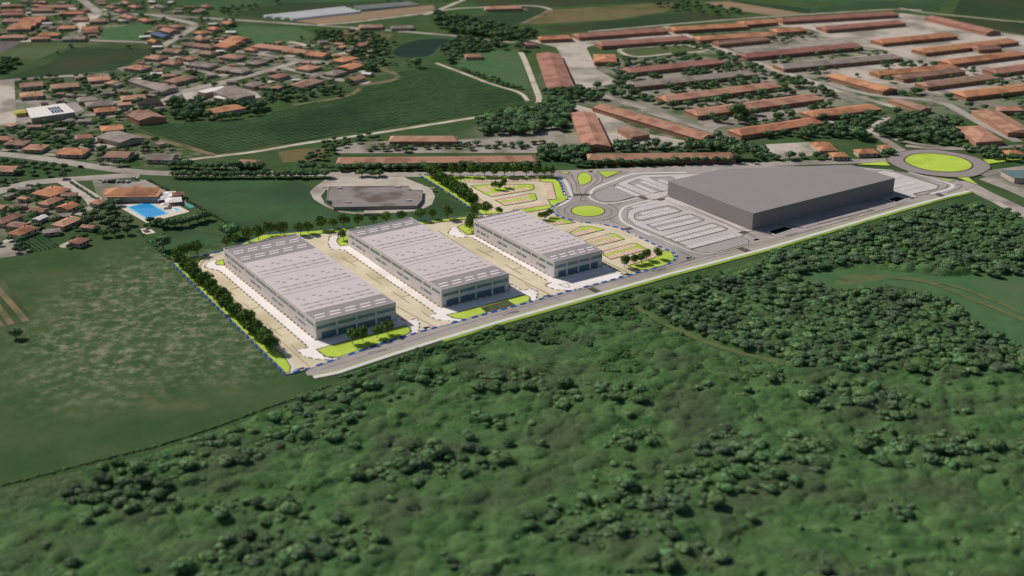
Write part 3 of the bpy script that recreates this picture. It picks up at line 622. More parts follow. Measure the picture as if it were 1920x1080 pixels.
# ================================================================== THE WAREHOUSES
UPW = [(.921,.983),(.825,.909),(.749,.82),(.63,.735),(.505,.614),(.394,.497),(.27,.377),(.19,.26),(.105,.175),(.012,.09)]
LOW = [(.919,.954),(.837,.901),(.797,.818),(.626,.68),(.563,.615),(.387,.444),(.324,.375),(.185,.203),(.099,.174)]
def warehouse(label, x, y, W, L, H, back_dark, lines, pairs_back):
    T = empty('warehouse', label, 'warehouse', (x, y, .33), AZ, 'pale precast warehouses of the new estate')
    foot(x+ex[0]*W/2+ey[0]*L/2, y+ex[1]*W/2+ey[1]*L/2, AZ, W/2, L/2)
    t = .3
    # core behind the panels, so joints read as recesses
    boxes('core', [(t,t,0,W-t,L-t,H-.5)], M_vent, T)
    # long walls: one panel per bay, side openings cut as bands of panel / window / panel
    edges = [0]+[round((a[0]+b[1])/2*L, 2) for a, b in zip(UPW[::-1][1:], UPW[::-1][:-1])]+[L]
    edges = sorted(edges)
    for side in (0, 1):
        x0, x1 = (0, t) if side == 0 else (W-t, W)
        for a, b in zip(edges, edges[1:]):
            g = .06
            ups = [(s*L, e*L) for s, e in UPW if a-.1 <= s*L and e*L <= b+.1]
            los = [(s*L, e*L) for s, e in LOW if a-.5 <= (s+e)/2*L <= b+.5]
            P = []
            def band(z0, z1, holes):
                c = a+g
                for s, e in sorted(holes):
                    if s-c > .05: P.append((x0, c, z0, x1, s, z1))
                    c = max(c, e)
                if b-g-c > .05: P.append((x0, c, z0, x1, b-g, z1))
            lo2 = [(max(s, a+g+.05), min(e, b-g-.05)) for s, e in los]
            band(0, 2.7, []); band(2.7, 4.3, lo2); band(4.3, 6.4, []); band(6.4, 8.1, ups); band(8.1, H, [])
            boxes('wall_panel', P, M_wall, T)
            xg = (x0+.14, x0+.2) if side == 0 else (x1-.2, x1-.14)
            for (s, e), z0, z1 in [(u, 6.4, 8.1) for u in ups]+[(u, 2.7, 4.3) for u in lo2]:
                wn = boxes('window', [(xg[0], s, z0, xg[1], e, z1)], M_glass, T)
                n = max(1, int((e-s)/1.3)); xm = (x0+.04, x0+.12) if side == 0 else (x1-.12, x1-.04)
                if n > 1: boxes('mullions', [(xm[0], s+(e-s)*k/n-.05, z0, xm[1], s+(e-s)*k/n+.05, z1) for k in range(1, n)], M_vent, wn)
            if side == 0 and not los:
                boxes('gate', [(x0-.05, a+.25*(b-a), .02, x0+.02, a+.75*(b-a), 4.2)], M_pier, T)
    # front and back facades: four bays between piers
    for side in (0, 1):
        y0, y1 = (0, t) if side == 0 else (L-t, L)
        bw = (W-.6-2*t)/4
        for k in range(4):
            a, b = t+.3+bw*k+(.5 if k else 0), t+.3+bw*(k+1)-(.5 if k < 3 else 0)
            d0, d1 = (a+2.4 if k == 0 else a), (b-2.4 if k == 3 else b)
            if d0 > a: boxes('wall_panel', [(a, y0, 0, d0, y1, 3.5)], M_wall, T)
            if d1 < b: boxes('wall_panel', [(d1, y0, 0, b, y1, 3.5)], M_wall, T)
            boxes('wall_panel', [(a, y0, 3.5, b, y1, 5.6)], M_pier, T)
            boxes('wall_panel', [(a, y0, 7.4, b, y1, H)], M_wall, T)
            yg = (y0+.12, y0+.2) if side == 0 else (y1-.2, y1-.12)
            ym = (y0+.05, y0+.115) if side == 0 else (y1-.115, y1-.05)
            dn = boxes('glazed_door', [(d0, yg[0], 0, d1, yg[1], 3.5)], M_glassd, T)
            n = max(2, int((d1-d0)/2.4)); boxes('mullions', [(d0+(d1-d0)*q/n-.04, ym[0], 0, d0+(d1-d0)*q/n+.04, ym[1], 3.5) for q in range(1, n)], M_glass, dn)
            wn = boxes('window', [(a, yg[0], 5.6, b, yg[1], 7.4)], M_glass, T)
        for k in range(5):
            a = t+.3+bw*k
            p0, p1 = (t+.002, a) if k == 0 else ((a, W-t-.002) if k == 4 else (a-.5, a+.5))
            boxes('pier', [(p0, y0-.15 if side == 0 else y0, 0, p1, y1 if side == 0 else y1+.15, H)], M_pier, T)
    # roof deck and parapet
    fd = 14.4
    zr = H-.32
    cuts = [0, fd]+lines+([back_dark] if back_dark else [])+[L]
    for i, (a, b) in enumerate(zip(cuts, cuts[1:])):
        dark = i == 0 or (back_dark and i == len(cuts)-2)
        boxes('roof_deck', [(t+.01, max(a, t)+.2, zr-.2, W-t-.01, min(b, L-t)-.2, zr)], M_roofd if dark else M_roofl, T)
    boxes('parapet', [(-.06, -.06, H, W+.06, t, H+.12), (-.06, L-t, H, W+.06, L+.06, H+.12), (-.06, t, H, t, L-t, H+.12), (W-t, t, H, W+.06, L-t, H+.12)], M_pier, T)
    # long translucent skylights on the dark bands
    lw = W*.128
    def pairs(v0, shift=0.0):
        for k in range(5):
            u = W*(.035+.19*k)+shift
            for q in (0, 1):
                boxes('skylight', [(u+q*1.4, v0+q*3.4, zr, u+q*1.4+lw, v0+q*3.4+1.4, zr+.16)], M_skyl, T)
    pairs(3.6)
    for v in pairs_back: pairs(v)
    # light bays: box skylights and stepped vents
    bays_ = list(zip(cuts, cuts[1:]))[1:-1] if back_dark else list(zip(cuts, cuts[1:]))[1:]
    for bi, (a, b) in enumerate(bays_):
        d = b-a
        full = d > 20
        if full:
            for k in range(5 if W > 40 else 4):
                u = W*(.11+(.19 if W > 40 else .24)*k)+((k*7+bi*3) % 5-2)*.35
                for q in (0, 1):
                    s = boxes('roof_hatch', [(u+q*2.3, a+d*.66-q*2.6, zr, u+q*2.3+1.9, a+d*.66-q*2.6+1.7, zr+.13)], M_vent, T)
                    boxes('dome', [(u+q*2.3+.2, a+d*.66-q*2.6+.2, zr+.13, u+q*2.3+1.7, a+d*.66-q*2.6+1.5, zr+.2)], M_roofl, s)
        for row in (0, 1):
            v = a+(d*.16 if full else d*.3)+row*d*(.17 if full else .3)
            n = 7 if W > 40 else 6
            for k in range(n):
                u = W*(.05+.9*k/n); l = W*.9/n
                st = .9 if (k+row) % 2 else 0.0
                boxes('roof_vent', [(u, v+st*.3, zr, u+l*.52, v+.45+st*.3, zr+.1), (u+l*.52, v-.25+st*.3, zr, u+l*.9, v+.55+st*.3, zr+.18)], M_vent, T)
    return T
warehouse('largest pale warehouse, beside the dark tree row, with two dark roof bands', -98.8, 562.8, 45.76, 124.95, 10, 97.6, [42, 70], (101.5, 112.5))
warehouse('middle pale warehouse, between the two others', -37.7, 604.7, 43.25, 111.96, 10, 97.4, [41.8, 69.4], (101.2,))
warehouse('smallest pale warehouse, beside the pink parking bays and the small roundabout', 23.9, 646.0, 34.15, 86.72, 10, None, [42, 70], ())

# the big grey shop
gb = UU([(1251.6,368.2),(1409.7,431),(1674.6,362.2)])
hb = 10.8
top = UU([(1595.4,309.2),(1354.6,316.6)], hb+.3)
gpoly = [gb[1], gb[2], top[0], top[1], gb[0]]
G = empty('grey_shop', 'huge plain grey flat-roofed hall beside the grey car park', 'hall', (gb[1][0], gb[1][1], .3))
off = lambda p: (p[0]-gb[1][0], p[1]-gb[1][1])
gp = [off(p) for p in gpoly]
for a, b in zip(gp, gp[1:]+gp[:1]):
    n = Vector((b[1]-a[1], a[0]-b[0])).normalized()*-.4
    q = [a, b, (b[0]+n.x, b[1]+n.y), (a[0]+n.x, a[1]+n.y)]
    prism('wall', q, 0, hb, M_big, G, cap=False)
prism('roof', gp, hb, hb+.06, M_big, G)
cxg = sum(p[0] for p in gpoly)/5; cyg = sum(p[1] for p in gpoly)/5
foot(cxg, cyg, AZ, 75, 35)
ZOFF = 0.0

# the old flat-roofed factory in its ring road
op = D6((220,195),(790,190),(795,220),(890,222),(885,290),(850,332),(250,342),(245,297),(205,292))
ow = UU(op, 1.8); c0 = (sum(p[0] for p in ow)/len(ow), sum(p[1] for p in ow)/len(ow))
O = empty('old_factory', 'low derelict factory with stained dark grey flat roof inside a pale ring road', 'factory', (c0[0], c0[1], .15))
ol = [(p[0]-c0[0], p[1]-c0[1]) for p in ow]
if area2(ol) < 0: ol.reverse()
prism('wall', ol, 0, 1.5, mat('grubby_render', (168,156,146), (180,168,158), .3), O, cap=False)
prism('roof', offsets(ol, -.5, True), 1.5, 1.8, M_slab, O)
strip('parapet', ol, .5, 1.8, M_slab, parent=O, closed=True, h=.25)
boxes('entrance_porch', [(-6, -34, 0, 8, -28, 1.6)], M_conc, O)
for i, (u, v) in enumerate(((-40,18),(-30,17),(10,19),(34,16),(20,-10),(-20,-14))): boxes('roof_unit', [(u, v, 1.8, u+3.2, v+2.2, 2.4)], M_vent, O)
foot(c0[0], c0[1], 0, 48, 36)

# ================================================================== HOUSES AND HALLS
ORD = ['first','second','third','fourth','fifth','sixth','seventh','eighth','ninth','tenth','eleventh','twelfth']
WIN_ME = mesh('window', [(-.6,0,0),(.6,0,0),(.6,0,1.3),(-.6,0,1.3),(-.6,-.05,0),(.6,-.05,0),(.6,-.05,1.3),(-.6,-.05,1.3)], [(4,5,6,7),(7,6,2,3),(0,1,5,4),(1,2,6,5),(3,0,4,7)]); WIN_ME.materials.append(M_win)
def put(me, name, parent, loc, rz=0):
    o = bpy.data.objects.new(name, me); C.objects.link(o); o.parent = parent; o.location = loc; o.rotation_euler = (0, 0, rz); return o
def roof_mesh(L, W, eave, rise, hip, over=.6, ridge_off=0.0):
    l, w_ = L/2+over, W/2+over; h = min(l*.95, W*.5)*hip; th = .22
    v = [(-l,-w_,eave),(l,-w_,eave),(l,w_,eave),(-l,w_,eave),(-l,-w_,eave+th),(l,-w_,eave+th),(l,w_,eave+th),(-l,w_,eave+th),(-l+h,ridge_off,eave+th+rise),(l-h,ridge_off,eave+th+rise)]
    f = [(0,3,2,1),(0,1,5,4),(1,2,6,5),(2,3,7,6),(3,0,4,7),(4,5,9,8),(6,7,8,9),(5,6,9),(7,4,8)]
    return mesh('roof', v, f)
def house(cx, cy, L, W, yaw, colour, label, name='house', cat='house', group=None, eave=3.0, rise=1.9, hip=1.0, chimney=True, windows=3, wallm=None, z=.1):
    T = empty(name, label, cat, (cx, cy, z), yaw, group)
    foot(cx, cy, yaw, L/2+.6, W/2+.6)
    wm = wallm or M_plast
    boxes('wall', [(-L/2, -W/2, 0, L/2, W/2, eave)], wm, T)
    rf = link('roof', roof_mesh(L, W, eave, rise, hip), ROOF[colour], T)
    if chimney: boxes('chimney', [(L*.18, W*.12, eave+rise*.4, L*.18+.8, W*.12+.7, eave+rise+.9)], M_chim, rf)
    for k in range(windows):
        put(WIN_ME, 'window', T, (-L/2+L*(k+.5)/windows, -W/2-.012, .95))
    return T
def span(px0, px1):
    a, b = U(*px0), U(*px1); return math.atan2(b[1]-a[1], b[0]-a[0])
CL = {   # cluster: (yaw, where the group stands)
 'nw': (span((0,29),(170,26)), 'in the top left corner', 0),
 'ne': (span((288,28),(372,47)), 'by the far road bend', 0),
 'mid': (span((400,92),(550,112))+R(4), 'above the long village street', 0),
 'cross': (span((400,158),(566,112)), 'round the village crossroads', 0),
 'west': (span((0,152),(112,143)), 'below the dark crop field at left', 0),
 'main': (span((175,313),(325,326))+R(10), 'beside the main road at left', 0),
 'south': (span((0,359),(50,343))+R(6), 'below the main road at left', 0),
 'farm': (0.15, 'among the trees by the pond', 0),
}
HS = [
 ('nw','red',0,7,43,12),('nw','terracotta',0,16,45,21),('nw','red',0,22,44,28),('nw','red',71,7,143,14),('nw','terracotta',58,15,100,20),('nw','orange',109,20,159,26),('nw','brown',4,32,48,41),
 ('nw','terracotta',138,30,164,38),('nw','terracotta',170,33,196,42),('nw','orange',110,44,144,55),('nw','orange',154,48,186,56),('nw','red',154,56,186,61),('nw','terracotta',0,64,50,71),('nw','orange',71,60,113,67),('nw','terracotta',58,67,93,73),('nw','grey',117,65,163,74),
 ('ne','terracotta',222,2,250,6),('ne','brown',195,9,226,14),('ne','terracotta',238,8,268,13),('ne','terracotta',212,16,238,21),('ne','grey',285,9,318,13),('ne','terracotta',375,8,400,13),('ne','terracotta',220,28,262,33),('ne','orange',256,31,288,42),
 ('ne','orange',414,39,444,45),('ne','brown',313,44,348,51),('ne','terracotta',295,52,340,59),('ne','blue',278,61,325,67),('ne','orange',387,49,418,56),('ne','orange',360,56,395,63),('ne','orange',274,72,304,80),('ne','terracotta',357,67,395,76),
 ('mid','brown',337,80,412,87),('mid','orange',458,88,482,95),('mid','brown',302,90,350,98),('mid','brown',372,94,410,102),('mid','terracotta',270,101,315,111),('mid','brown',410,99,463,110),('mid','terracotta',335,104,372,111),('mid','terracotta',300,110,343,121),('mid','grey',346,112,412,127),('mid','terracotta',232,119,285,130),('mid','grey',400,122,475,136),
 ('mid','terracotta',465,79,552,94),('mid','terracotta',526,87,591,101),('mid','orange',572,95,622,106),
 ('cross','brown',310,142,367,152),('cross','grey',646,88,675,96),('cross','terracotta',662,79,695,85),('cross','orange',622,105,672,114),('cross','pale',554,120,602,130),('cross','orange',630,118,682,129),('cross','grey',605,130,650,139),('cross','red',502,134,545,147),('cross','brown',542,147,607,161),('cross','terracotta',645,140,687,152),('cross','grey',455,152,496,162),('cross','grey',460,110,502,120),
 ('west','pale',160,140,210,152),('west','brown',32,151,85,164),('west','brown',90,151,152,167),('west','terracotta',32,167,85,184),('west','terracotta',222,175,277,186),('west','grey',140,179,185,190),('west','grey',155,186,217,200),('west','orange',172,199,222,210),('west','orange',184,231,235,245),('west','terracotta',137,249,177,260),('west','dark',250,180,306,199),
 ('main','terracotta',-4,252,16,265),('main','brown',10,260,54,272),('main','terracotta',47,267,87,281),('main','orange',107,275,166,290),('main','brown',199,281,249,296),('main','grey',276,285,332,300),('main','terracotta',-6,307,35,322),('main','terracotta',445,297,488,308),
 ('south','orange',61,347,131,366),('south','terracotta',72,366,120,384),('south','orange',104,378,148,392),('south','terracotta',-5,396,35,420),('south','pale',95,402,156,424),('south','orange',14,420,72,441),('south','red',131,443,164,456),('south','terracotta',172,372,197,381),
 ('farm','brown',670,44,720,52),('farm','grey',730,47,777,53),('farm','red',869,99,905,107),('farm','terracotta',904,9,981,17),
]
cnt = {}
for c, col, x0, y0, x1, y1 in HS: cnt.setdefault((c, col), []).append((x0+x1)/2)
for k in cnt: cnt[k].sort()
for c, col, x0, y0, x1, y1 in HS:
    yaw, where, _ = CL[c]
    ym = (y0+y1)/2
    q0, q1 = U(x0, ym, 3.6), U(x1, ym, 3.6); bw = q1[0]-q0[0]
    dpt = U((x0+x1)/2, y0, 4.2)[1]-U((x0+x1)/2, y1, 3.0)[1]
    cs, sn = abs(math.cos(yaw)), abs(math.sin(yaw))
    W = max(8, min(17, dpt*.9)); L = max(8, min(46, .92*(bw-W*sn)/max(.5, cs)))
    if L < W: L, W = W, L
    lst = cnt[(c, col)]; i = lst.index((x0+x1)/2); desc = {'pale': 'pale salmon', 'blue': 'blue sheet'}.get(col, col)
    if len(lst) == 1: lab = f'only {desc}-roofed house {where}'
    else: lab = f'{ORD[i]} {desc}-roofed house from the left {where}'
    p = U((x0+x1)/2, ym, 3.6)
    a_ = yaw+rnd.choice((0, math.pi/2, math.pi, -math.pi/2)); dd = (W/2+4 if abs(math.sin(a_-yaw)) > .5 else L/2+4)
    dc = (p[0]+math.cos(a_)*dd, p[1]+math.sin(a_)*dd); ca, sa = math.cos(yaw), math.sin(yaw); dl_, dw_ = rnd.uniform(4, 9), rnd.uniform(3, 6)
    sheet('driveway', [(dc[0]+ca*u-sa*v, dc[1]+sa*u+ca*v) for u, v in ((-dl_,-dw_),(dl_,-dw_*.8),(dl_*.9,dw_),(-dl_,dw_*.9))], .1+.0025*(HS.index((c, col, x0, y0, x1, y1)) % 9), rnd.choice((M_conc, M_street, M_yard, M_track)))
    house(p[0], p[1], L, W, yaw, col, lab, group='village houses', hip=rnd.choice((1,1,.0,.6)), eave=2.5+rnd.random()*.4, rise=1.6+rnd.random()*.5, windows=3 if L < 22 else 5)

# terraces of striped orange roofs: each ridge a house
def terrace(px_a, px_b, n, L, yaw, where):
    a, b = U(*px_a, 3), U(*px_b, 3)
    for i in range(n):
        t = i/(n-1)
        house(a[0]+(b[0]-a[0])*t, a[1]+(b[1]-a[1])*t, L, math.dist(a, b)/(n-1)*.94, yaw, 'orange', f'{ORD[i]} nearest gabled orange row house {where}', group='orange row houses', hip=0, chimney=False, windows=2, name='row_house')
terrace((37,52), (66,35), 4, 24, CL['nw'][0]+R(6), 'in the slanted terrace at far left')
terrace((425,86), (448,73), 3, 20, CL['ne'][0]+R(8), 'in the slanted terrace above the village street')

# small outbuildings in the gardens
def sheds(px, n, where):
    poly = UU(px); xs = [p[0] for p in poly]; ys = [p[1] for p in poly]; k = 0
    for _ in range(n*20):
        if k >= n: break
        p = (rnd.uniform(min(xs), max(xs)), rnd.uniform(min(ys), max(ys)))
        if not inside(p, poly) or not clear(p, 6) or not off_road(p, 5) or any(inside(p, q) for q in NOSHED): continue
        L = rnd.uniform(6, 11); k += 1
        house(p[0], p[1], L, L*rnd.uniform(.5, .8), rnd.choice((.1, .35, -.3, 1.2)), rnd.choice(('terracotta','brown','grey','grey','pale','white')), 'small low outbuilding between the houses '+where, name='outbuilding', cat='outbuilding', group='outbuildings '+where, eave=2.2, rise=.9, hip=rnd.choice((0, 1)), chimney=False, windows=1)
NOSHED = [[(v.co.x, v.co.y) for v in o.data.vertices] for o in C.objects if o.type == 'MESH' and o.name.split('.')[0] in ('crop_field','hay_field','paddock','mown_meadow','ploughed_field','pond_bank','motor_park')]
sheds([(0,5),(330,6),(420,30),(300,92),(240,85),(0,75)], 34, 'in the top left corner')
sheds([(290,45),(480,50),(560,78),(700,85),(690,150),(620,168),(480,170),(330,165),(250,115)], 40, 'round the village crossroads')
sheds([(20,145),(330,145),(320,205),(150,235),(0,290)], 26, 'below the dark crop field')
sheds([(0,345),(180,360),(170,440),(60,450),(0,440)], 12, 'below the main road')
# larger halls
def hall(name, label, cat, px, h, roofcol, wallm, rise=.0, hip=0.0, extra=None):
    w_ = UU(px, h); c = (sum(p[0] for p in w_)/len(w_), sum(p[1] for p in w_)/len(w_))
    T = empty(name, label, cat, (c[0], c[1], .12)); l = [(p[0]-c[0], p[1]-c[1]) for p in w_]
    if area2(l) < 0: l.reverse()
    prism('wall', l, 0, h-.2, wallm, T, cap=False)
    rr = offsets(l, -.4, True)
    if rise and len(l) == 4:
        d01, d12 = math.dist(l[0], l[1]), math.dist(l[1], l[2])
        q = rr if d01 > d12 else rr[1:]+rr[:1]
        m1 = ((q[1][0]+q[2][0])/2, (q[1][1]+q[2][1])/2); m0 = ((q[3][0]+q[0][0])/2, (q[3][1]+q[0][1])/2)
        k = hip*.5*min(d01, d12)/max(d01, d12)
        m0b = (m0[0]+(m1[0]-m0[0])*k, m0[1]+(m1[1]-m0[1])*k); m1b = (m1[0]+(m0[0]-m1[0])*k, m1[1]+(m0[1]-m1[1])*k)
        v = [(*p, h-.2) for p in q]+[(*p, h) for p in q]+[(*m0b, h+rise), (*m1b, h+rise)]
        f = [(3,2,1,0),(0,1,5,4),(1,2,6,5),(2,3,7,6),(3,0,4,7),(4,5,9,8),(6,7,8,9),(5,6,9),(7,4,8)]
        link('roof', mesh('roof', v, f), ROOF[roofcol], T)
    else:
        prism('roof', rr, h-.2, h, ROOF[roofcol], T)
    xs = [p[0] for p in l]; ys = [p[1] for p in l]
    foot(c[0], c[1], 0, (max(xs)-min(xs))/2*.95, (max(ys)-min(ys))/2*.95)
    return T, l
T, l = hall('white_factory', 'white flat-roofed factory with dark blue solar panels at far left', 'factory', Z1((200,815),(480,775),(560,840),(235,886)), 5, 'white', M_plast)
pc = UU(Z1((350,808),(440,797),(485,840),(395,852)), 5.2)
for i in range(4):
    for j in range(2):
        def lerp(u, v):
            a = [pc[0][k]+(pc[1][k]-pc[0][k])*u for k in (0,1)]; b = [pc[3][k]+(pc[2][k]-pc[3][k])*u for k in (0,1)]
            return (a[0]+(b[0]-a[0])*v-T.location.x, a[1]+(b[1]-a[1])*v-T.location.y)
        q = [lerp(i/4+.03, j/2+.04), lerp(i/4+.22, j/2+.04), lerp(i/4+.22, j/2+.44), lerp(i/4+.03, j/2+.44)]
        prism('solar_panel', q, 5.05, 5.25, mat('solar_glass', (44,56,84), (52,66,96), .5, rough=.2), T)
hall('yellow_shed', 'small yellow-green shed beside the white factory', 'shed', Z1((100,830),(180,820),(195,845),(120,852)), 3, 'white', M_plast)
for ch in bpy.data.objects['yellow_shed'].children: ch.data.materials[0] = mat('yellow_sheet', (176,172,84), (188,184,96), .3)
hall('grey_hall', 'wide grey gabled hall at the corner of the vineyard', 'hall', Z3((725,110),(890,62),(1075,112),(900,150)), 3.6, 'grey', M_plast, rise=1.6)
hall('works_hall', 'light grey industrial hall with white roof strip by the village street', 'hall', Z1((1600,690),(1760,640),(1915,715),(1760,752)), 5, 'grey', M_plast, rise=1.2)
hall('works_annex', 'long white-roofed annex beside the light grey industrial hall', 'hall', Z1((1480,685),(1660,645),(1715,660),(1540,697)), 4.5, 'white', M_plast)
hall('white_canopy_hall', 'low white flat canopy in front of the light grey industrial hall', 'canopy', Z1((1600,730),(1680,705),(1740,725),(1690,745)), 3.5, 'white', M_plast)
hall('barn', 'brown two-tone gabled barn at the vineyard corner', 'barn', Z1((945,860),(1120,828),(1245,880),(1040,905)), 4.5, 'brown', M_brick, rise=2.2)
hall('long_shed', 'long tan shed running slantwise behind the dark house', 'shed', Z1((960,605),(1030,592),(1330,655),(1215,690)), 3.5, 'grey', M_plast, rise=1.2)
hall('farmhouse', 'long orange gabled farmhouse at the upper edge of the vineyard', 'house', Z1((1540,825),(1720,788),(1840,812),(1600,850)), 4, 'orange', M_plast, rise=1.8)
hall('small_grey_shed', 'tiny grey shed beside the dirt strip of the vineyard', 'shed', Z3((1160,150),(1210,142),(1240,155),(1190,165)), 2.5, 'grey', M_plast)
hall('teal_hall', 'flat teal-roofed hall at the right edge beside the big roundabout', 'hall', Q(1440,240,4,[(1750,320),(2050,312),(2050,380),(1850,375)]), 4, 'teal', M_plast)
# pool house: two hipped roofs
T, l = hall('pool_house', 'long orange hipped-roof pool building beside the blue swimming pool', 'pool house', DP((160,200),(920,175),(1020,240),(960,318),(180,325),(110,255)), 4.2, 'orange', M_plast)
a, b = UU(DP((200,250),(940,240)), 4.2); yw = math.atan2(b[1]-a[1], b[0]-a[0]); Lr = math.dist(a, b)
o = link('roof_ridge', roof_mesh(Lr*1.02, 15, 3.9, 2.6, 1.0), ROOF['orange'], T); o.location = ((a[0]+b[0])/2-T.location.x, (a[1]+b[1])/2-T.location.y, .35); o.rotation_euler = (0, 0, yw)
hall('red_awning', 'small red awning behind the pool building', 'awning', DP((590,165),(620,140),(690,145),(690,180)), 3, 'red', M_plast)

# ---- the old barracks: long tiled blocks
def barrack(px0, px1, width, colour, label, eave=3.4, rise=1.9, hip=.5, wins=None):
    a, b = U(*px0, eave), U(*px1, eave); L = math.dist(a, b); yaw = math.atan2(b[1]-a[1], b[0]-a[0])
    n = (-math.sin(yaw), math.cos(yaw))
    cx, cy = (a[0]+b[0])/2+n[0]*width/2, (a[1]+b[1])/2+n[1]*width/2
    return house(cx, cy, L-1, width-1, yaw, colour, label, name='barrack', cat='barrack', group='long tiled barracks', eave=eave, rise=rise, hip=hip, chimney=False, windows=wins if wins is not None else max(3, int(L/9)), wallm=M_brick)
BK = [
 ((729,266),(857,266),12,'pale','short salmon-roofed barrack just below the vineyard track'),
 ((630,308),(1006,304),13,'terracotta','longest salmon-roofed barrack along the main road, nearest the old factory'),
 ((1103,301),(1382,298),13,'terracotta','long terracotta barrack along the main road behind the big grey hall'),
 ((1013,75),(1074,72.5),10,'orange','short orange barrack at the far left end of the concrete apron'),
 ((1085,71),(1255,58.5),14,'red','dull red barrack in the farthest row above the concrete apron'),
 ((1264,58),(1404,50),14,'orange','bright orange barrack in the farthest row, left one'),
 ((1397,47),(1461,42),13,'orange','short bright orange barrack in the farthest row beside the brown one'),
 ((1468,41),(1687,28),14,'red','long dull red barrack closing the farthest row at the right'),
 ((1128,87),(1300,74.5),14,'red','dull red barrack in the second row beyond the small orange pavilion'),
 ((1312,76),(1455,67),13,'orange','bright orange barrack in the second row'),
 ((1457,61.5),(1515,57.5),12,'orange','short orange barrack continuing the second row to the right'),
 ((1348,84),(1446,75),10,'brown','brown barrack directly below the orange one of the second row'),
 ((1400,109),(1620,88),14,'red','long reddish barrack right of the straight barracks road'),
 ((1550,57),(1700,44),14,'red','dark red barrack in the upper right yard'),
 ((1655,82),(1797,68),14,'orange','ochre barrack in the middle of the upper right yard'),
 ((1735,100),(1912,79),14,'orange','long ochre barrack right of the middle road'),
 ((1835,94),(1880,91),9,'brown','small brown shed below the long ochre barrack at right'),
 ((1785,121),(1925,103),13,'orange','ochre barrack at the right edge below the brown shed'),
 ((1470,130),(1694,109),14,'grey','grey-brown barrack right of the barracks road'),
 ((1650,142),(1800,128),12,'orange','upper orange half of the double barrack'),
 ((1694,149),(1812,134),11,'brown','lower brown half of the double barrack'),
 ((1740,164),(1872,147),12,'brown','brown barrack just below the double barrack'),
 ((1872,139),(1950,128),14,'red','dull red barrack cut by the right edge'),
 ((1812,183),(1950,167),14,'orange','orange barrack at the right edge above the two diagonal halls'),
 ((1527,221),(1655,205),13,'orange','orange barrack by the wood behind the big roundabout'),
 ((1390,255),(1546,231),15,'orange','broad orange barrack right above the villa'),
 ((1308,218),(1547,186),14,'terracotta','long salmon barrack above the round dark trees'),
 ((1250,191),(1467,163),13,'terracotta','long salmon barrack in the green strip'),
 ((1182,137),(1360,118),13,'red','dull red barrack below the oval track'),
 ((1188,164),(1420,140),13,'grey','pale grey barrack crossing the green strip'),
]
for p0, p1, wd, col, lab in BK: barrack(p0, p1, wd*(1.25 if p0[1] > 240 else 1.5), col, lab, rise=2.5)
def qhall(px, col, label, rise=2.0, hip=.6, h=3.6, name='barrack', cat='barrack'):
    T, l = hall(name, label, cat, px, h, col, M_brick, rise=rise, hip=hip); T['group'] = 'diagonal barrack halls'; return T
qhall([(1070,212),(1115,212),(1145,275),(1094,275)], 'terracotta', 'two-tone terracotta hall standing end-on to the main road', hip=.1)
qhall([(1111,201.5),(1141,196.5),(1342,254),(1314,262)], 'terracotta', 'long terracotta hall running diagonally across the yard', hip=.1)
qhall([(1158,241),(1182,236.5),(1218,252),(1185,257)], 'brown', 'small brown hipped hut in the yard below the diagonal hall', hip=1)
qhall([(1006,101),(1050,101),(1078,166),(1028,166)], 'red', 'dull red hall standing end-on left of the concrete apron', hip=.1)
qhall([(1113,102),(1153,102),(1156,116),(1114,116)], 'orange', 'small square orange pavilion right of the concrete apron', hip=.9)
qhall([(1733,33),(1757,31),(1877,59),(1850,62)], 'red', 'dull red hall running diagonally in the far right corner', hip=.1)
qhall([(1550,143),(1577,140),(1683,167),(1655,172)], 'orange', 'orange hall running diagonally below the grey-brown barrack', hip=.1)
qhall([(1666,187),(1690,186),(1747,203),(1726,207)], 'brown', 'small brown diagonal shed above the wood', hip=.1, rise=1.2)
qhall([(1792,238),(1838,236),(1881,264),(1830,267)], 'terracotta', 'hipped terracotta hall behind the big roundabout', hip=1)
qhall([(1822,208),(1872,208),(1942,249),(1890,249)], 'terracotta', 'long terracotta hall at the right edge, next to the hipped one', hip=.2)
qhall([(1867,200),(1912,199),(1918,207),(1870,208)], 'terracotta', 'small terracotta hut above the long right-hand hall', hip=.6)
for i, (x0, y0, x1, y1, lab) in enumerate(((1522,265,1560,275,'rear wing of the orange-roofed villa cluster by the main road'),(1530,273,1568,284,'middle orange house of the villa cluster by the main road'),(1556,283,1588,296,'front orange house of the villa cluster by the main road'),(1603,279,1645,288,'hipped orange house between villa cluster and big roundabout'),(1648,272,1670,279,'little orange hut beside the path to the big roundabout'),(1882,281,1917,290,'orange house right of the big roundabout'),(981,79,1007,86,'little red hut at the end of the gravel track'))):
    p = U((x0+x1)/2, (y0+y1)/2, 3.4); q0, q1 = U(x0, y1, 3), U(x1, y1, 3)
    house(p[0], p[1], (q1[0]-q0[0])*.9, 10, .12, 'orange' if i < 6 else 'red', lab, hip=1, windows=3)

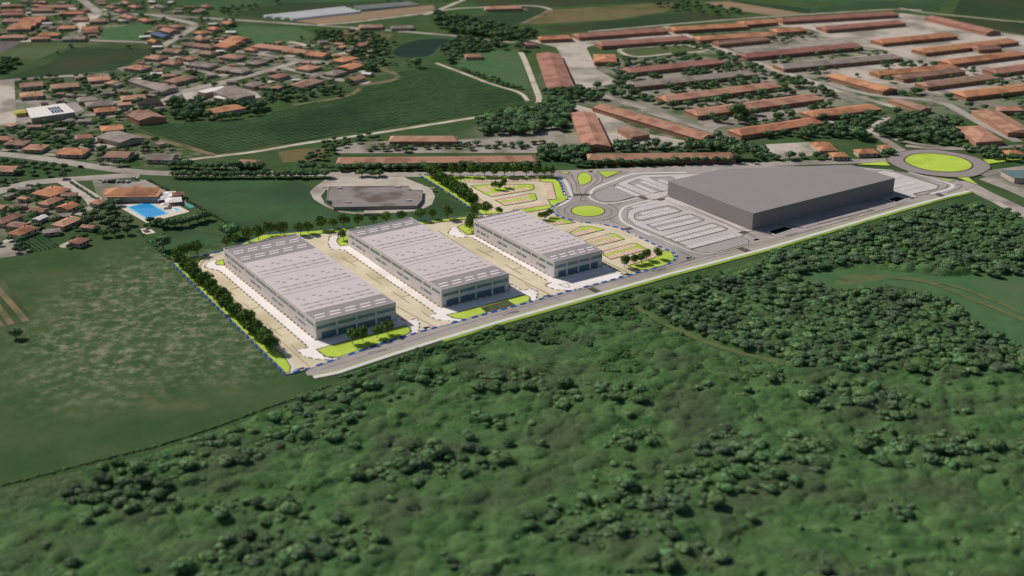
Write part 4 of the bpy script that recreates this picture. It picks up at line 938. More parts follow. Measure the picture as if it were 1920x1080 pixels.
# ---- polytunnels by the far field
def tunnel(px0, px1, r, m, label):
    a, b = U(*px0), U(*px1); L = math.dist(a, b); n = 8
    T = empty('polytunnel', label, 'polytunnel', (a[0], a[1], .05), math.atan2(b[1]-a[1], b[0]-a[0]), 'polytunnels')
    v, f = [], []
    for s in (0, L):
        for k in range(n+1): v.append((s, -r*math.cos(math.pi*k/n), r*.62*math.sin(math.pi*k/n)))
    for k in range(n): f.append((k, n+1+k, n+2+k, k+1))
    link('cover', mesh('cover', v, f), m, T)
    link('end_wall', mesh('end_wall', v[:n+1], [range(n+1)]), m, T); link('end_wall', mesh('end_wall', v[n+1:], [range(n, -1, -1)]), m, T)
M_pt = mat('tunnel_film', (214,210,206), (226,222,219), .1, rough=.5); M_pt2 = mat('tunnel_film_dull', (126,130,122), (140,144,136), .1, rough=.5)
for i in range(4):
    t = i/3; tunnel((496+50*t, 33.2+4.6*t), (648+26*t, 16.5+7.2*t), 4.6, M_pt, f'{ORD[i]} white polytunnel counted from the back of the white group')
for i in range(5):
    t = i/4; tunnel((664+12*t, 14.5+5.5*t), (768+18*t, 6+4.5*t), 3.6, M_pt2, f'{ORD[i]} dull grey polytunnel counted from the back of the grey group')

# ---- swimming pool with deck, tents, court
pq = UU(DP((500,490),(820,418),(1115,588),(790,665)))
pc = (sum(p[0] for p in pq)/4, sum(p[1] for p in pq)/4)
sheet('pool_deck', UU(DP((330,470),(820,390),(1010,400),(1300,470),(1460,560),(790,735))), .175, M_deck)
PT = empty('swimming_pool', 'bright blue swimming pool with lanes beside the orange pool building', 'swimming pool', (pc[0], pc[1], .15))
pl_ = [(p[0]-pc[0], p[1]-pc[1]) for p in pq]
if area2(pl_) < 0: pl_.reverse()
strip('rim', pl_, 1.2, .03, M_paleb, parent=PT, closed=True, h=.12)
sheet('water', pl_, .06, M_pool, PT)
for i in range(1, 6):
    t = i/6; a = tuple(pl_[0][k]+(pl_[1][k]-pl_[0][k])*t for k in (0,1)); b = tuple(pl_[3][k]+(pl_[2][k]-pl_[3][k])*t for k in (0,1))
    if math.dist(pl_[0], pl_[1]) > math.dist(pl_[1], pl_[2]):
        a = tuple(pl_[0][k]+(pl_[3][k]-pl_[0][k])*t for k in (0,1)); b = tuple(pl_[1][k]+(pl_[2][k]-pl_[1][k])*t for k in (0,1))
    strip('lane_rope', [a, b], .3, .075, mat('lane_blue', (30,118,186)), parent=PT)
sq = UU(DP((1185,520),(1260,495),(1330,530),(1250,555))); sc = (sum(p[0] for p in sq)/4, sum(p[1] for p in sq)/4)
ST = empty('paddling_pool', 'small pale turquoise paddling pool next to the big pool', 'paddling pool', (sc[0], sc[1], .17)); sl = [(p[0]-sc[0], p[1]-sc[1]) for p in sq]
if area2(sl) < 0: sl.reverse()
strip('rim', sl, .8, .02, M_white, parent=ST, closed=True, h=.12); sheet('water', sl, .05, M_paleb, ST)
sheet('court', UU(DP((1350,450),(1460,410),(1580,470),(1470,510))), .18, M_teal)
for i, (x, y, s, lab) in enumerate(((1060,340,3.4,'pointed white tent nearest the pool building corner'),(1160,320,4,'pointed white tent behind the sunbathing deck'),(1225,345,3.6,'pointed white tent beside the red pavilion'),(1060,395,4,'left white tent of the front pair'),(1210,425,5.5,'widest pointed white tent in front'),(1080,495,2.6,'small white parasol tent between the two pools'))):
    c = U(*DP((x, y))[0]); E = empty('tent', lab, 'tent', (c[0], c[1], .15), .3, 'white tents by the pool')
    link('canopy', mesh('canopy', [(-s,-s,2.2),(s,-s,2.2),(s,s,2.2),(-s,s,2.2),(0,0,3.6)], [(0,1,4),(1,2,4),(2,3,4),(3,0,4),(3,2,1,0)]), M_white, E)
    me = None
    for k, (a, b) in enumerate(((-1,-1),(1,-1),(1,1),(-1,1))): boxes('pole', [(a*s*.95-.06, b*s*.95-.06, 0, a*s*.95+.06, b*s*.95+.06, 2.2)], M_vent, E)
c = U(*DP((1285,345))[0]); house(c[0], c[1], 7, 6, .3, 'red', 'small dark red pavilion among the white tents', hip=1, chimney=False, windows=2, rise=1.2)

# ---- parked and moving cars
def car_parts():
    body = [(-2.1,-.85,.3),(2.1,-.85,.3),(2.1,.85,.3),(-2.1,.85,.3),(-2.15,-.85,.75),(2.1,-.85,.72),(2.1,.85,.72),(-2.15,.85,.75),(-2.05,-.8,.95),(1.0,-.8,.92),(1.0,.8,.92),(-2.05,.8,.95)]
    bf = [(0,3,2,1),(0,1,5,4),(1,2,6,5),(2,3,7,6),(3,0,4,7),(4,5,9,8),(5,6,10,9),(6,7,11,10),(7,4,8,11),(8,9,10,11)]
    cab = [(-1.9,-.76,.93),(.9,-.76,.93),(.9,.76,.93),(-1.9,.76,.93),(-1.5,-.62,1.45),(.2,-.62,1.45),(.2,.62,1.45),(-1.5,.62,1.45)]
    cf = [(0,1,5,4),(1,2,6,5),(2,3,7,6),(3,0,4,7)]
    wv, wf = [], []
    for s in (-.1, .1):
        for k in range(10): wv.append((.32*math.cos(k*math.pi/5), s, .32*math.sin(k*math.pi/5)))
    wf = [(k, (k+1) % 10, 10+(k+1) % 10, 10+k) for k in range(10)]+[tuple(range(9,-1,-1)), tuple(range(10,20))]
    return mesh('body', body, bf), mesh('cabin', cab, cf), mesh('car_roof', cab[4:], [(0,1,2,3)]), mesh('wheel', wv, wf)
CB, CC, CR, CW = car_parts(); CC.materials.append(M_win); CW.materials.append(M_black)
paints = {'white': mat('white_car', (220,220,218), rough=.35), 'silver': mat('silver_car', (160,162,164), rough=.35), 'dark': mat('dark_car', (46,48,54), rough=.35), 'blue': mat('blue_car', (44,64,104), rough=.35), 'red': mat('red_car', (134,36,32), rough=.35)}
CBC = {}
for k, m in paints.items():
    x = CB.copy(); x.materials.append(m); y = CR.copy(); y.materials.append(m); CBC[k] = (x, y)
def car(px, py, yaw, col, label, group):
    p = U(px, py); T = empty('car', label, 'car', (p[0], p[1], .32), yaw, group)
    put(CBC[col][0], 'body', T, (0,0,0)); put(CC, 'windows', T, (0,0,0)); put(CBC[col][1], 'car_roof', T, (0,0,.003))
    for a in (-1.3, 1.3):
        for b in (-.8, .8): put(CW, 'wheel', T, (a, b, .32))
mr = span((175,313),(325,326))
for x, y, c, lab in ((208,343,'dark','dark car on the main road right above the pool forecourt'),(152,314.5,'dark','dark car in the main road junction at left'),(253,335.5,'white','white car waiting at the pool forecourt exit'),(1395,309,'white','left white car parked behind the big grey hall'),(1420,309,'white','right white car parked behind the big grey hall')):
    car(x, y, mr, c, lab, 'cars on the main road')
cc = ['white','silver','blue','white','silver','white']
for i in range(6): car(195+i*9, 341.5+.15*i, 1.2, cc[i], f'{ORD[i]} car from the left in the pool forecourt row', 'cars parked by the pool')
for i in range(6): car(160+i*10, 270-.55*i, 1.1, ['white','dark','silver','red','white','silver'][i], f'{ORD[i]} car from the left parked below the grey hall', 'cars parked by the grey hall')
# ================================================================== VEGETATION
TH = ORD+[f'{i}th' if i % 10 not in (1,2,3) or i < 20 else f'{i}'+('st','nd','rd')[i % 10-1] for i in range(13, 60)]
rs = np.random.RandomState(11)
def ico(sub):
    bm = bmesh.new(); bmesh.ops.create_icosphere(bm, subdivisions=sub, radius=1)
    v = np.array([x.co[:] for x in bm.verts]); f = [tuple(q.index for q in p.verts) for p in bm.faces]; bm.free(); return v, np.array(f)
IV, IF = ico(2); IV1, IF1 = ico(1)
def crown(seed, lobes, leaves, ls, c=(0,0,1.15), ax=(1,1,.85), sub=1, lobe_r=(.38,.58), core=.9, spread=1.0):
    r = np.random.RandomState(seed); V, F = [], []
    c = np.array(c); ax = np.array(ax); L = []
    iv, if_ = (IV, IF) if sub == 2 else (IV1, IF1)
    for k in range(lobes):
        d = r.normal(size=3); d /= np.linalg.norm(d); d[2] = abs(d[2])*.9-.25
        rad = r.uniform(*lobe_r); p = c+d*ax*(1-rad)*r.uniform(.75, 1.0)*spread if k else c.copy()
        if k == 0: rad = .62
        L.append((p, rad))
        n = r.uniform(.82, 1.16, len(iv))[:, None]
        o = sum(len(x) for x in V); V.append(p+iv*n*rad*core*ax/ax.max()); F.append(if_+o)
    tris = np.concatenate(F); base = sum(len(x) for x in V)
    w_ = np.array([x[1]**2 for x in L]); w_ /= w_.sum()
    idx = r.choice(len(L), leaves, p=w_); LV = []
    for i in idx:
        p, rad = L[i]; d = r.normal(size=3); d /= np.linalg.norm(d)
        q = p+d*rad*r.uniform(.88, 1.18)*ax/ax.max()
        n = d+r.normal(size=3)*.7; n /= np.linalg.norm(n)
        t = np.cross(n, r.normal(size=3)); t /= np.linalg.norm(t)+1e-6; b = np.cross(n, t); s = ls*r.uniform(.6, 1.3)
        LV.append(np.array([q-t*s, q+b*s*.6, q+t*s, q-b*s*.6]))
    if LV:
        lv = np.concatenate(LV); m = len(LV); k = np.arange(m)*4+base
        tris = np.concatenate([tris, np.stack([k, k+1, k+2], 1), np.stack([k, k+2, k+3], 1)]); V.append(lv)
    return np.concatenate(V), tris
def trunk_geo(h, r0, r1, seed, limbs=4, top=1.1):
    r = np.random.RandomState(seed); V, T = [], []
    def tube(a, b, ra, rb, n=6):
        o = len(V); d = np.array(b)-np.array(a); d = d/np.linalg.norm(d); t = np.cross(d, (0.3,.9,.1)); t /= np.linalg.norm(t); u = np.cross(d, t)
        for p, rr in ((a, ra), (b, rb)):
            for k in range(n): V.append(np.array(p)+(t*math.cos(k*2*math.pi/n)+u*math.sin(k*2*math.pi/n))*rr)
        for k in range(n): j = (k+1) % n; T.extend([(o+k, o+j, o+n+j), (o+k, o+n+j, o+n+k)])
    tube((0,0,-.05), (.02,.01,h), r0, r1)
    for k in range(limbs):
        a = k*2*math.pi/limbs+r.uniform(0, 1); tube((.02,.01,h*.92), (math.cos(a)*.45, math.sin(a)*.45, h+(top-h)*r.uniform(.6,1)), r1*.8, r1*.25, 5)
    return np.array(V), np.array(T)
def arrays(name, V, T, mats, mi=None, smooth_=False):
    me = bpy.data.meshes.new(name); n = len(T)
    me.vertices.add(len(V)); me.vertices.foreach_set('co', V.astype(np.float32).ravel())
    me.loops.add(n*3); me.loops.foreach_set('vertex_index', T.astype(np.int32).ravel())
    me.polygons.add(n); me.polygons.foreach_set('loop_start', (np.arange(n)*3).astype(np.int32))
    if mi is not None: me.polygons.foreach_set('material_index', mi.astype(np.int32))
    for m in mats: me.materials.append(m)
    me.update(calc_edges=True); me.validate(); return me
def tree_mesh(name, seed, leaf, **k):
    tv, tt = trunk_geo(.5, .07, .05, seed, 3, 1.0); cv, ct = crown(seed, **k)
    V = np.concatenate([tv, cv]); T = np.concatenate([tt, ct+len(tv)])
    return arrays(name, V, T, [M_bark, leaf], np.concatenate([np.zeros(len(tt)), np.ones(len(ct))]))
PL_CROWN = [arrays('crown', *crown(100+i, lobes=9, leaves=700, ls=.12, c=(0,0,1.25), ax=(1.0,1.0,1.05), lobe_r=(.28,.46), core=.55, spread=1.15), [M_leafd]) for i in range(5)]
PL_TRUNK = [arrays('trunk', *trunk_geo(.62, .05, .035, 200+i, 5, 1.5), [M_bark]) for i in range(3)]
GARDEN = [tree_mesh('tree', 300+i, M_leaf1, lobes=8, leaves=260, ls=.15) for i in range(6)]
WOODT = [tree_mesh('tree', 400+i, M_leaf2, lobes=9, leaves=420, ls=.11, ax=(1,1,.8), c=(0,0,1.05)) for i in range(7)]
SHRUB = [arrays('shrub', *crown(500+i, lobes=11, leaves=900, ls=.062, c=(0,0,.38), ax=(1,1,.5), lobe_r=(.26,.46), spread=1.15), [M_leaf3]) for i in range(7)]
SH_LOW = [crown(600+i, lobes=6, leaves=110, ls=.12, c=(0,0,.38), ax=(1,1,.52), lobe_r=(.3,.5), spread=1.1) for i in range(5)]
WD_LOW = [crown(650+i, lobes=6, leaves=150, ls=.15, c=(0,0,1.05), ax=(1,1,.8)) for i in range(5)]
def tree1(me, x, y, r, label, group, name='tree', cat='tree', z=0.0, sz=1.0, hgt=None):
    o = bpy.data.objects.new(name, me); C.objects.link(o)
    o.location = (x, y, z); o.rotation_euler = (0, 0, rnd.uniform(0, 6.28)); s = r*rnd.uniform(.92, 1.08); o.scale = (s, s*rnd.uniform(.9,1.1), s*sz)
    o['label'] = label; o['category'] = cat; o['group'] = group; return o
def merged(name, items, low, m, label, cat, kind='stuff'):
    VV, TT, o = [], [], 0
    for x, y, r, sz in items:
        V, T = low[rs.randint(len(low))]; a = rs.uniform(0, 6.28); ca, sa = math.cos(a), math.sin(a)
        P = V*np.array([r*rs.uniform(.9,1.1), r*rs.uniform(.9,1.1), r*sz]); P = np.stack([P[:,0]*ca-P[:,1]*sa+x, P[:,0]*sa+P[:,1]*ca+y, P[:,2]], 1)
        VV.append(P); TT.append(T+o); o += len(V)
    me = arrays(name, np.concatenate(VV), np.concatenate(TT), [m])
    return link(name, me, None, kind=kind, label=label, cat=cat)

# ---- young trees planted round the estate: each trunk + crown
ZOFF = 0.3
NPL = 0
def planted(px, py, label, group, h=7.6):
    global NPL
    p = U(px, py); s = h*1.2/2.25*rnd.uniform(.78, 1.18)
    T = empty('young_tree', label, 'young tree', (p[0], p[1], .3), rnd.uniform(0, 6.28), group); T.scale = (s, s, s)
    put(PL_TRUNK[NPL % 3], 'trunk', T, (0,0,0)); put(PL_CROWN[NPL % 5], 'crown', T, (0,0,0), rnd.uniform(0, 6.28)); NPL += 1
n = 46
for i in range(n):
    t = i/(n-1); planted(330+t*177+rnd.uniform(-3,3), 490+t*168+rnd.uniform(-2,2), f'{TH[i]} dark tree from the far end in the dense row along the largest warehouse', 'tree row beside the largest warehouse', rnd.uniform(6.4, 8.4))
for x, y in ((340,485),(351,481),(371,477.5)): planted(x, y, 'dark young tree at the back left corner of the estate', 'trees at the estate corner')
for x, y in ((425,464),(442,458),(467,453),(485,450)): planted(x, y, 'dark young tree half hidden behind the largest warehouse roof', 'trees behind the largest warehouse', 7.6)
for x, y in ((505,442),(527,441),(533,441),(564,440),(578,438),(603,430.5),(626,428),(644.6,425.5),(671,424.5),(700.6,421),(725,418),(753,415),(788,413.5),(811,411),(838.6,410.5),(889,406)): planted(x, y, 'dark young tree in the loose row along the back boundary of the estate', 'trees along the back boundary')
for x, y in ((911.6,402.5),(936,402)): planted(x, y, 'dark young tree on the lime corner behind the smallest warehouse', 'trees behind the smallest warehouse', 5.5 if x > 920 else 7)
planted(644, 450, 'single dark young tree on the lime patch behind the middle warehouse', 'single trees')
for x, y in ((884,431),(880,433)): planted(x, y, 'dark tree against the back left corner of the smallest warehouse', 'trees at the smallest warehouse corner', 8.5)
for i in range(20):
    t = i/19; planted(806+t*82+rnd.uniform(-2,2), 332+t*56+rnd.uniform(-1.5,1.5)-6*math.sin(t*math.pi)*.5, f'{TH[i]} tree from the road in the slanted row left of the upper pink bays', 'slanted tree row by the upper car park', rnd.uniform(7, 9.5))
tops = [848.7,863,885,908,926.6,946,964,987.5,1006.5,1021,1034]
for i, x in enumerate(tops): planted(x, 330.8, f'{TH[i]} tree from the left in the row above the pink bays', 'tree row along the main road', 8)
for i, (x, y) in enumerate(((928,355.5),(937,356),(945.6,352))): planted(x, y, f'{TH[i]} small dark tree from the left on the lime island of the upper car park', 'island trees', 5.4)
for i, (x, y) in enumerate(((1013,411),(1021.7,412.5),(1030,408))): planted(x, y, f'{TH[i]} small tree from the left between smallest warehouse and small roundabout', 'trees by the small roundabout', 5)
for i, (x, y) in enumerate(((1170.4,501),(1189.4,496),(1202.5,493.5),(1212.7,488),(1234,485))): planted(x, y, f'{TH[i]} dark tree from the left on the lawn at the road corner', 'trees on the corner lawn', 7)
for i, (x, y) in enumerate(((661,645),(680,640.5),(707,634),(727,626.5))): planted(x, y, f'{TH[i]} tree from the left on the lawn before the largest warehouse', 'trees in front of the largest warehouse', 7)
ZOFF = 0.0

# ---- trees of the surroundings
NOGO = []
for o in list(C.objects):
    if o.type == 'MESH' and o.name.split('.')[0] in ('crop_field','hay_field','paddock','mown_meadow','ploughed_field','pond','pond_bank','stubble_field','barracks_apron','barracks_yard','ring_pavement','pool_forecourt','pond_meadow','motor_park','works_yard','factory_yard','pool_deck','estate_yard','shop_lot','roundabout','green_field','meadow','villa_drive','market_garden','race_oval','frontage_road'):
        NOGO.append([(v.co.x, v.co.y) for v in o.data.vertices])
def free(p, r, nogo=True):
    return clear(p, r*.8) and off_road(p, r*.7) and not (nogo and any(inside(p, q) for q in NOGO))
SCAT = []
def scatter(px, count, r0, r1, label, group, protos=GARDEN, nogo=True, gap=.9, name='tree', cat='tree', sz=1.0):
    poly = UU(px); xs = [p[0] for p in poly]; ys = [p[1] for p in poly]; done = []
    for _ in range(count*30):
        if len(done) >= count: break
        p = (rnd.uniform(min(xs), max(xs)), rnd.uniform(min(ys), max(ys))); r = rnd.uniform(r0, r1)
        if not inside(p, poly) or not free(p, r, nogo): continue
        if any((p[0]-q[0])**2+(p[1]-q[1])**2 < (gap*(r+q[2])*.8)**2 for q in done): continue
        r *= 1.1; done.append((*p, r)); SCAT.append((p[0], p[1], r, sz*.7, protos, label, group))
def row(px0, px1, n, r, label, group, jit=.8, protos=GARDEN, sz=.62):
    a, b = U(*px0), U(*px1)
    for i in range(n):
        t = (i+.5)/n; tree1(rnd.choice(protos), a[0]+(b[0]-a[0])*t+rnd.uniform(-jit,jit), a[1]+(b[1]-a[1])*t+rnd.uniform(-jit,jit), r*rnd.uniform(.85,1.15), f'{TH[i]} round tree from the left '+label, group, 'roadside_tree', 'roadside tree', sz=sz)
row((312,315),(362,315.5),4, 5, 'at the gravel track turning', 'trees at the track turning')
row((365,317.5),(500,317.5),10, 5, 'above the main road by the vineyard corner', 'roadside trees above the left road')
row((322,334.5),(615,333),20, 5, 'between main road and meadow', 'roadside trees by the meadow')
row((560,320.5),(1010,315.5),26, 4.6, 'along the longest roadside barrack', 'roadside trees by the longest barrack')
row((1075,313),(1385,305),17, 4.6, 'along the barrack behind the grey hall', 'roadside trees behind the grey hall')
row((672,331),(722,330.5),3, 4.2, 'at the old factory entrance', 'factory entrance trees')
row((0,308),(132,318),7, 4.2, 'on the verge between the two left roads', 'junction trees')
row((170,306),(245,312),2, 5, 'in the gardens above the road junction', 'junction garden trees')
row((20,326),(105,331),3, 3.6, 'on the traffic island at far left', 'traffic island trees')
scatter([(0,8),(330,6),(460,30),(440,50),(300,92),(240,110),(0,100)], 110, 2, 3.8, 'garden tree among the far houses at top left', 'garden trees at top left')
scatter([(300,40),(480,50),(600,60),(730,80),(700,150),(640,178),(520,200),(330,175),(260,120)], 150, 2, 3.8, 'garden tree among the houses round the village crossroads', 'garden trees round the crossroads')
scatter([(0,142),(330,142),(330,232),(250,240),(180,285),(0,300)], 140, 2, 4.2, 'garden tree among the houses below the dark crop field', 'garden trees below the crop field')
scatter([(150,270),(340,262),(330,298),(180,305)], 22, 2, 4, 'garden tree beside the grey-roofed houses above the main road', 'garden trees above the main road')
scatter([(0,338),(200,345),(230,405),(330,425),(150,470),(0,475)], 60, 2, 4.2, 'garden tree among the houses below the main road', 'garden trees below the main road')
scatter([(320,198),(400,190),(470,190),(500,200),(485,220),(400,228),(330,226)], 46, 3.5, 6, 'tree in the dark belt along the upper edge of the vineyard', 'tree belt above the vineyard', gap=.7)
scatter([(500,168),(640,168),(640,184),(500,200)], 24, 3, 5, 'tree in the gardens above the vineyard edge', 'garden trees above the vineyard')
scatter([(580,60),(700,66),(745,85),(735,115),(690,140),(650,100)], 60, 3, 5.5, 'tree on the left shore of the pond', 'trees left of the pond', gap=.75)
scatter([(690,112),(830,117),(820,125),(700,128)], 8, 2, 3, 'tree on the near shore of the pond', 'trees near shore')
scatter([(800,30),(870,38),(965,58),(1015,72),(960,80),(900,68),(830,60)], 90, 4, 7, 'tree of the wood behind the pond', 'wood behind the pond', gap=.65)
scatter([(835,72),(950,82),(975,95),(900,98),(850,125),(828,108)], 45, 3, 6, 'tree on the right shore of the pond', 'trees right of the pond', gap=.7)
scatter([(845,123),(870,128),(985,168),(960,168),(900,145)], 24, 2.5, 3.6, 'bush in the hedge between pond meadow and vineyard', 'hedge bushes by the vineyard', sz=.7)
cop = Z4((320,775),(600,705),(720,645),(890,650),(915,760),(850,825),(600,855),(340,850))
scatter(cop, 90, 4, 6.5, 'tree of the dense dark copse at the bend of the gravel track', 'copse at the track bend', protos=WOODT, gap=.6)
scatter(Z4((640,560),(760,560),(940,565),(900,645),(720,640),(720,600)), 26, 3, 5, 'tree between the dull red end-on hall and the copse', 'trees by the red hall')
scatter(Z4((930,560),(1080,560),(1100,640),(950,640)), 14, 4, 6, 'tree at the foot of the concrete apron', 'trees at the apron')
scatter([(1130,120),(1240,110),(1380,95),(1440,140),(1560,165),(1560,215),(1400,250),(1300,215),(1150,195)], 190, 3, 5.5, 'tree in the overgrown strips between the salmon barracks', 'trees between the barracks', gap=.7)
scatter([(1380,262),(1560,226),(1700,212),(1775,225),(1870,272),(1860,287),(1700,278),(1650,262),(1560,258)], 130, 3, 5.5, 'tree in the scrub between the villa cluster and the right-hand halls', 'trees behind the big roundabout', gap=.75)
scatter([(1400,105),(1560,85),(1700,105),(1920,140),(1920,230),(1860,210),(1750,195),(1600,165),(1450,135)], 60, 2.5, 5, 'tree on a green patch of the right-hand barracks', 'trees in the right barracks', nogo=False)
scatter([(1010,285),(1100,280),(1105,302),(1012,303)], 20, 3.5, 5.5, 'tree in the clump between the two long roadside barracks', 'clump between barracks', gap=.7)
scatter([(1145,270),(1370,258),(1400,275),(1380,284),(1150,284)], 46, 3, 5, 'tree in the belt behind the terracotta roadside barrack', 'belt behind the barrack', gap=.7)
scatter([(1385,280),(1430,278),(1500,296),(1600,300),(1600,307),(1430,302)], 40, 3, 5, 'tree by the main road in front of the villa cluster', 'trees before the villa')
scatter([(1600,292),(1690,286),(1700,300),(1640,306)], 20, 3, 4.5, 'tree left of the big roundabout', 'trees left of the roundabout')
scatter([(1830,288),(1930,283),(1930,308),(1850,300)], 18, 3, 4.5, 'tree right of the big roundabout', 'trees right of the roundabout')
scatter([(690,274),(775,272),(770,285),(690,284)], 9, 3, 4.5, 'bush on the worn yard between the two salmon barracks, left part', 'yard bushes left', nogo=False, sz=.6)
scatter([(780,272),(880,270),(1020,268),(1020,280),(780,284)], 20, 2.5, 4.5, 'bush on the worn yard between the two salmon barracks, right part', 'yard bushes right', nogo=False, sz=.6)
scatter([(600,268),(700,255),(720,262),(640,278),(600,306),(560,312)], 22, 2.5, 4, 'bush below the vineyard track', 'bushes below the track')
scatter([(0,112),(45,118),(20,130),(0,140)], 14, 4, 6, 'tree of the small clump at the left edge above the crop field', 'left edge clump', nogo=False)
scatter([(1240,75),(1380,68),(1480,62),(1540,70),(1400,90),(1330,98),(1240,95)], 26, 2.5, 4, 'tree between the farthest rows of barracks', 'trees in the far barracks', nogo=False)
scatter([(400,2),(560,-6),(860,-10),(880,2),(560,8),(420,30)], 40, 3, 6, 'far tree along the top edge left of the polytunnels', 'far trees', gap=1.5)
scatter([(1230,12),(1300,5),(1400,25),(1360,30),(1260,22)], 26, 3, 6, 'far tree between the fields at top centre', 'far field trees', nogo=False)
for x, y, r, lab in ((1385,297,9,'big round dark tree at the end of the terracotta roadside barrack'),(1383,222,9,'big round dark tree below the long salmon barrack'),(435,445,6.5,'dark spreading tree behind the largest warehouse'),(425,440,5.5,'rounder dark tree left of the spreading one'),(306,468,6.5,'dark brownish tree at the meadow corner outside the estate'),(30,634,4.2,'lone round bush in the left meadow'),(222,386,4,'round dark bush between pool deck and pool building'),(120,335,4,'tree beside the bungalow below the main road'),(165,425,5,'broad bush below the pale salmon house'),(975,95,7,'big tree where the gravel track ends'),(780,127,7,'biggest round bush on the near shore of the pond'),(262,196,4.5,'round tree beside the dark-roofed house'),(1610,262,8,'broad dark tree behind the villa cluster'),(1650,255,7,'second broad dark tree right of the villa cluster')):
    p = U(x, y); tree1(rnd.choice(WOODT), p[0], p[1], r, lab, 'single trees', sz=.85)
for i, (x, y) in enumerate(((300,424),(314,426),(328,426),(342,425),(356,421),(371,417),(385,412))):
    p = U(x, y); tree1(rnd.choice(GARDEN), p[0], p[1], 4.4, f'{TH[i]} bush from the left in the row below the swimming pool', 'bushes below the pool', sz=.75)

SCAT.sort(key=lambda q: -q[2]/math.hypot(q[0], q[1], CAM_H))
for x, y, r, sz, pr, lab, grp in SCAT[:300]: tree1(rnd.choice(pr), x, y, r, lab, grp, 'garden_tree', 'garden tree', sz=sz)
merged('far_trees', [(x, y, r, sz) for x, y, r, sz, *_ in SCAT[300:]], WD_LOW, M_leaf1, 'small scattered trees among the far houses, barracks and fields', 'trees')
# ---- hedges
def hedge(px, r, label, step=1.0):
    ln = UU(px); it = []
    for a, b in zip(ln, ln[1:]):
        n = max(1, int(math.dist(a, b)/(r*step)))
        for k in range(n):
            t = (k+rnd.random()*.6)/n; it.append((a[0]+(b[0]-a[0])*t+rnd.uniform(-.4,.4), a[1]+(b[1]-a[1])*t+rnd.uniform(-.4,.4), r*rnd.uniform(.7,1.35), rnd.uniform(.8,1.2)))
    merged('hedge', it, SH_LOW, M_leaf2, label, 'hedge', kind=None)
hedge([(-40,925),(0,912),(120,880),(200,860),(300,835),(370,812),(420,795),(500,765),(560,745),(620,722)], .85, 'long dark hedge crossing the lower left meadow towards the frontage road')
hedge([(277,338),(330,366),(370,388),(410,410),(450,430)], 1.3, 'straight clipped hedge between the pool grounds and the meadow')
hedge([(258,432),(290,462),(318,487)], 1.3, 'short hedge from the flagged plot to the estate corner')
hedge([(640,708),(700,690),(800,660),(900,631)], 1.5, 'dark hedge along the near side of the frontage road')
hedge([(131,341),(163,362),(190,380)], 1.2, 'hedge beside the lane left of the pool forecourt')
hedge([(185,338.5),(225,339),(262,339.5)], .9, 'low hedge between main road and pool forecourt')

# ---- vineyard rows
vp = UU([(252,240),(275,234),(380,228),(480,222),(500,213),(560,198),(640,184),(672,173),(680,161),(730,156),(750,146),(742,136),(800,127),(822,127),(900,152),(960,171),(982,184),(984,196),(940,207),(800,229),(640,252),(480,277),(405,290)])
sheet('vineyard_soil', vp, nextz(.005), M_soil)
NOGO.append(vp)
d = Vector(U(610,241))-Vector(U(385,279)); d.normalize(); nn = Vector((-d.y, d.x))
s0 = [Vector(p).dot(nn) for p in vp]; VV, TT, o = [], [], 0
for s in np.arange(min(s0)+1.5, max(s0), 3.9):
    xs = []
    for a, b in zip(vp, vp[1:]+vp[:1]):
        sa, sb = Vector(a).dot(nn)-s, Vector(b).dot(nn)-s
        if (sa > 0) != (sb > 0): t = sa/(sa-sb); xs.append((Vector(a).lerp(Vector(b), t)).dot(d))
    xs.sort()
    for a, b in zip(xs[::2], xs[1::2]):
        n = max(2, int((b-a)/5)); tt = np.linspace(a+1, b-1, n)
        w_ = rs.uniform(1.0, 1.2, n); h = rs.uniform(.55, .75, n); j = rs.uniform(-.05, .05, n)
        P = []
        for dx, dz in ((-1, 0), (-.9, .75), (0, 1), (.9, .75), (1, 0)):
            off_ = s+j+dx*w_; P.append(np.stack([d.x*tt+nn.x*off_, d.y*tt+nn.y*off_, .05+dz*h], 1))
        P = np.stack(P, 1).reshape(-1, 3); VV.append(P)
        for i in range(n-1):
            for k in range(4):
                q = o+i*5+k; TT += [(q, q+5, q+6), (q, q+6, q+1)]
        o += len(P)
link('vineyard', arrays('vineyard', np.concatenate(VV), np.array(TT), [M_vine]), None, kind='stuff', label='dark green vineyard rows between the village and the gravel track', cat='vineyard')
gp_ = UU(Z3((130,880),(330,835),(460,930),(260,970)))
for i in range(6):
    t = (i+.5)/6; a = tuple(gp_[0][k]+(gp_[1][k]-gp_[0][k])*t for k in (0,1)); b = tuple(gp_[3][k]+(gp_[2][k]-gp_[3][k])*t for k in (0,1)); n = int(math.dist(a, b)/1.2)
    merged('vegetable_row', [(a[0]+(b[0]-a[0])*k/n, a[1]+(b[1]-a[1])*k/n, .9, 1.0) for k in range(n)], SH_LOW, M_leaf1, f'{TH[i]} green crop row from the left in the vegetable plot by the orange house', 'crop row', kind=None)['group'] = 'vegetable rows'

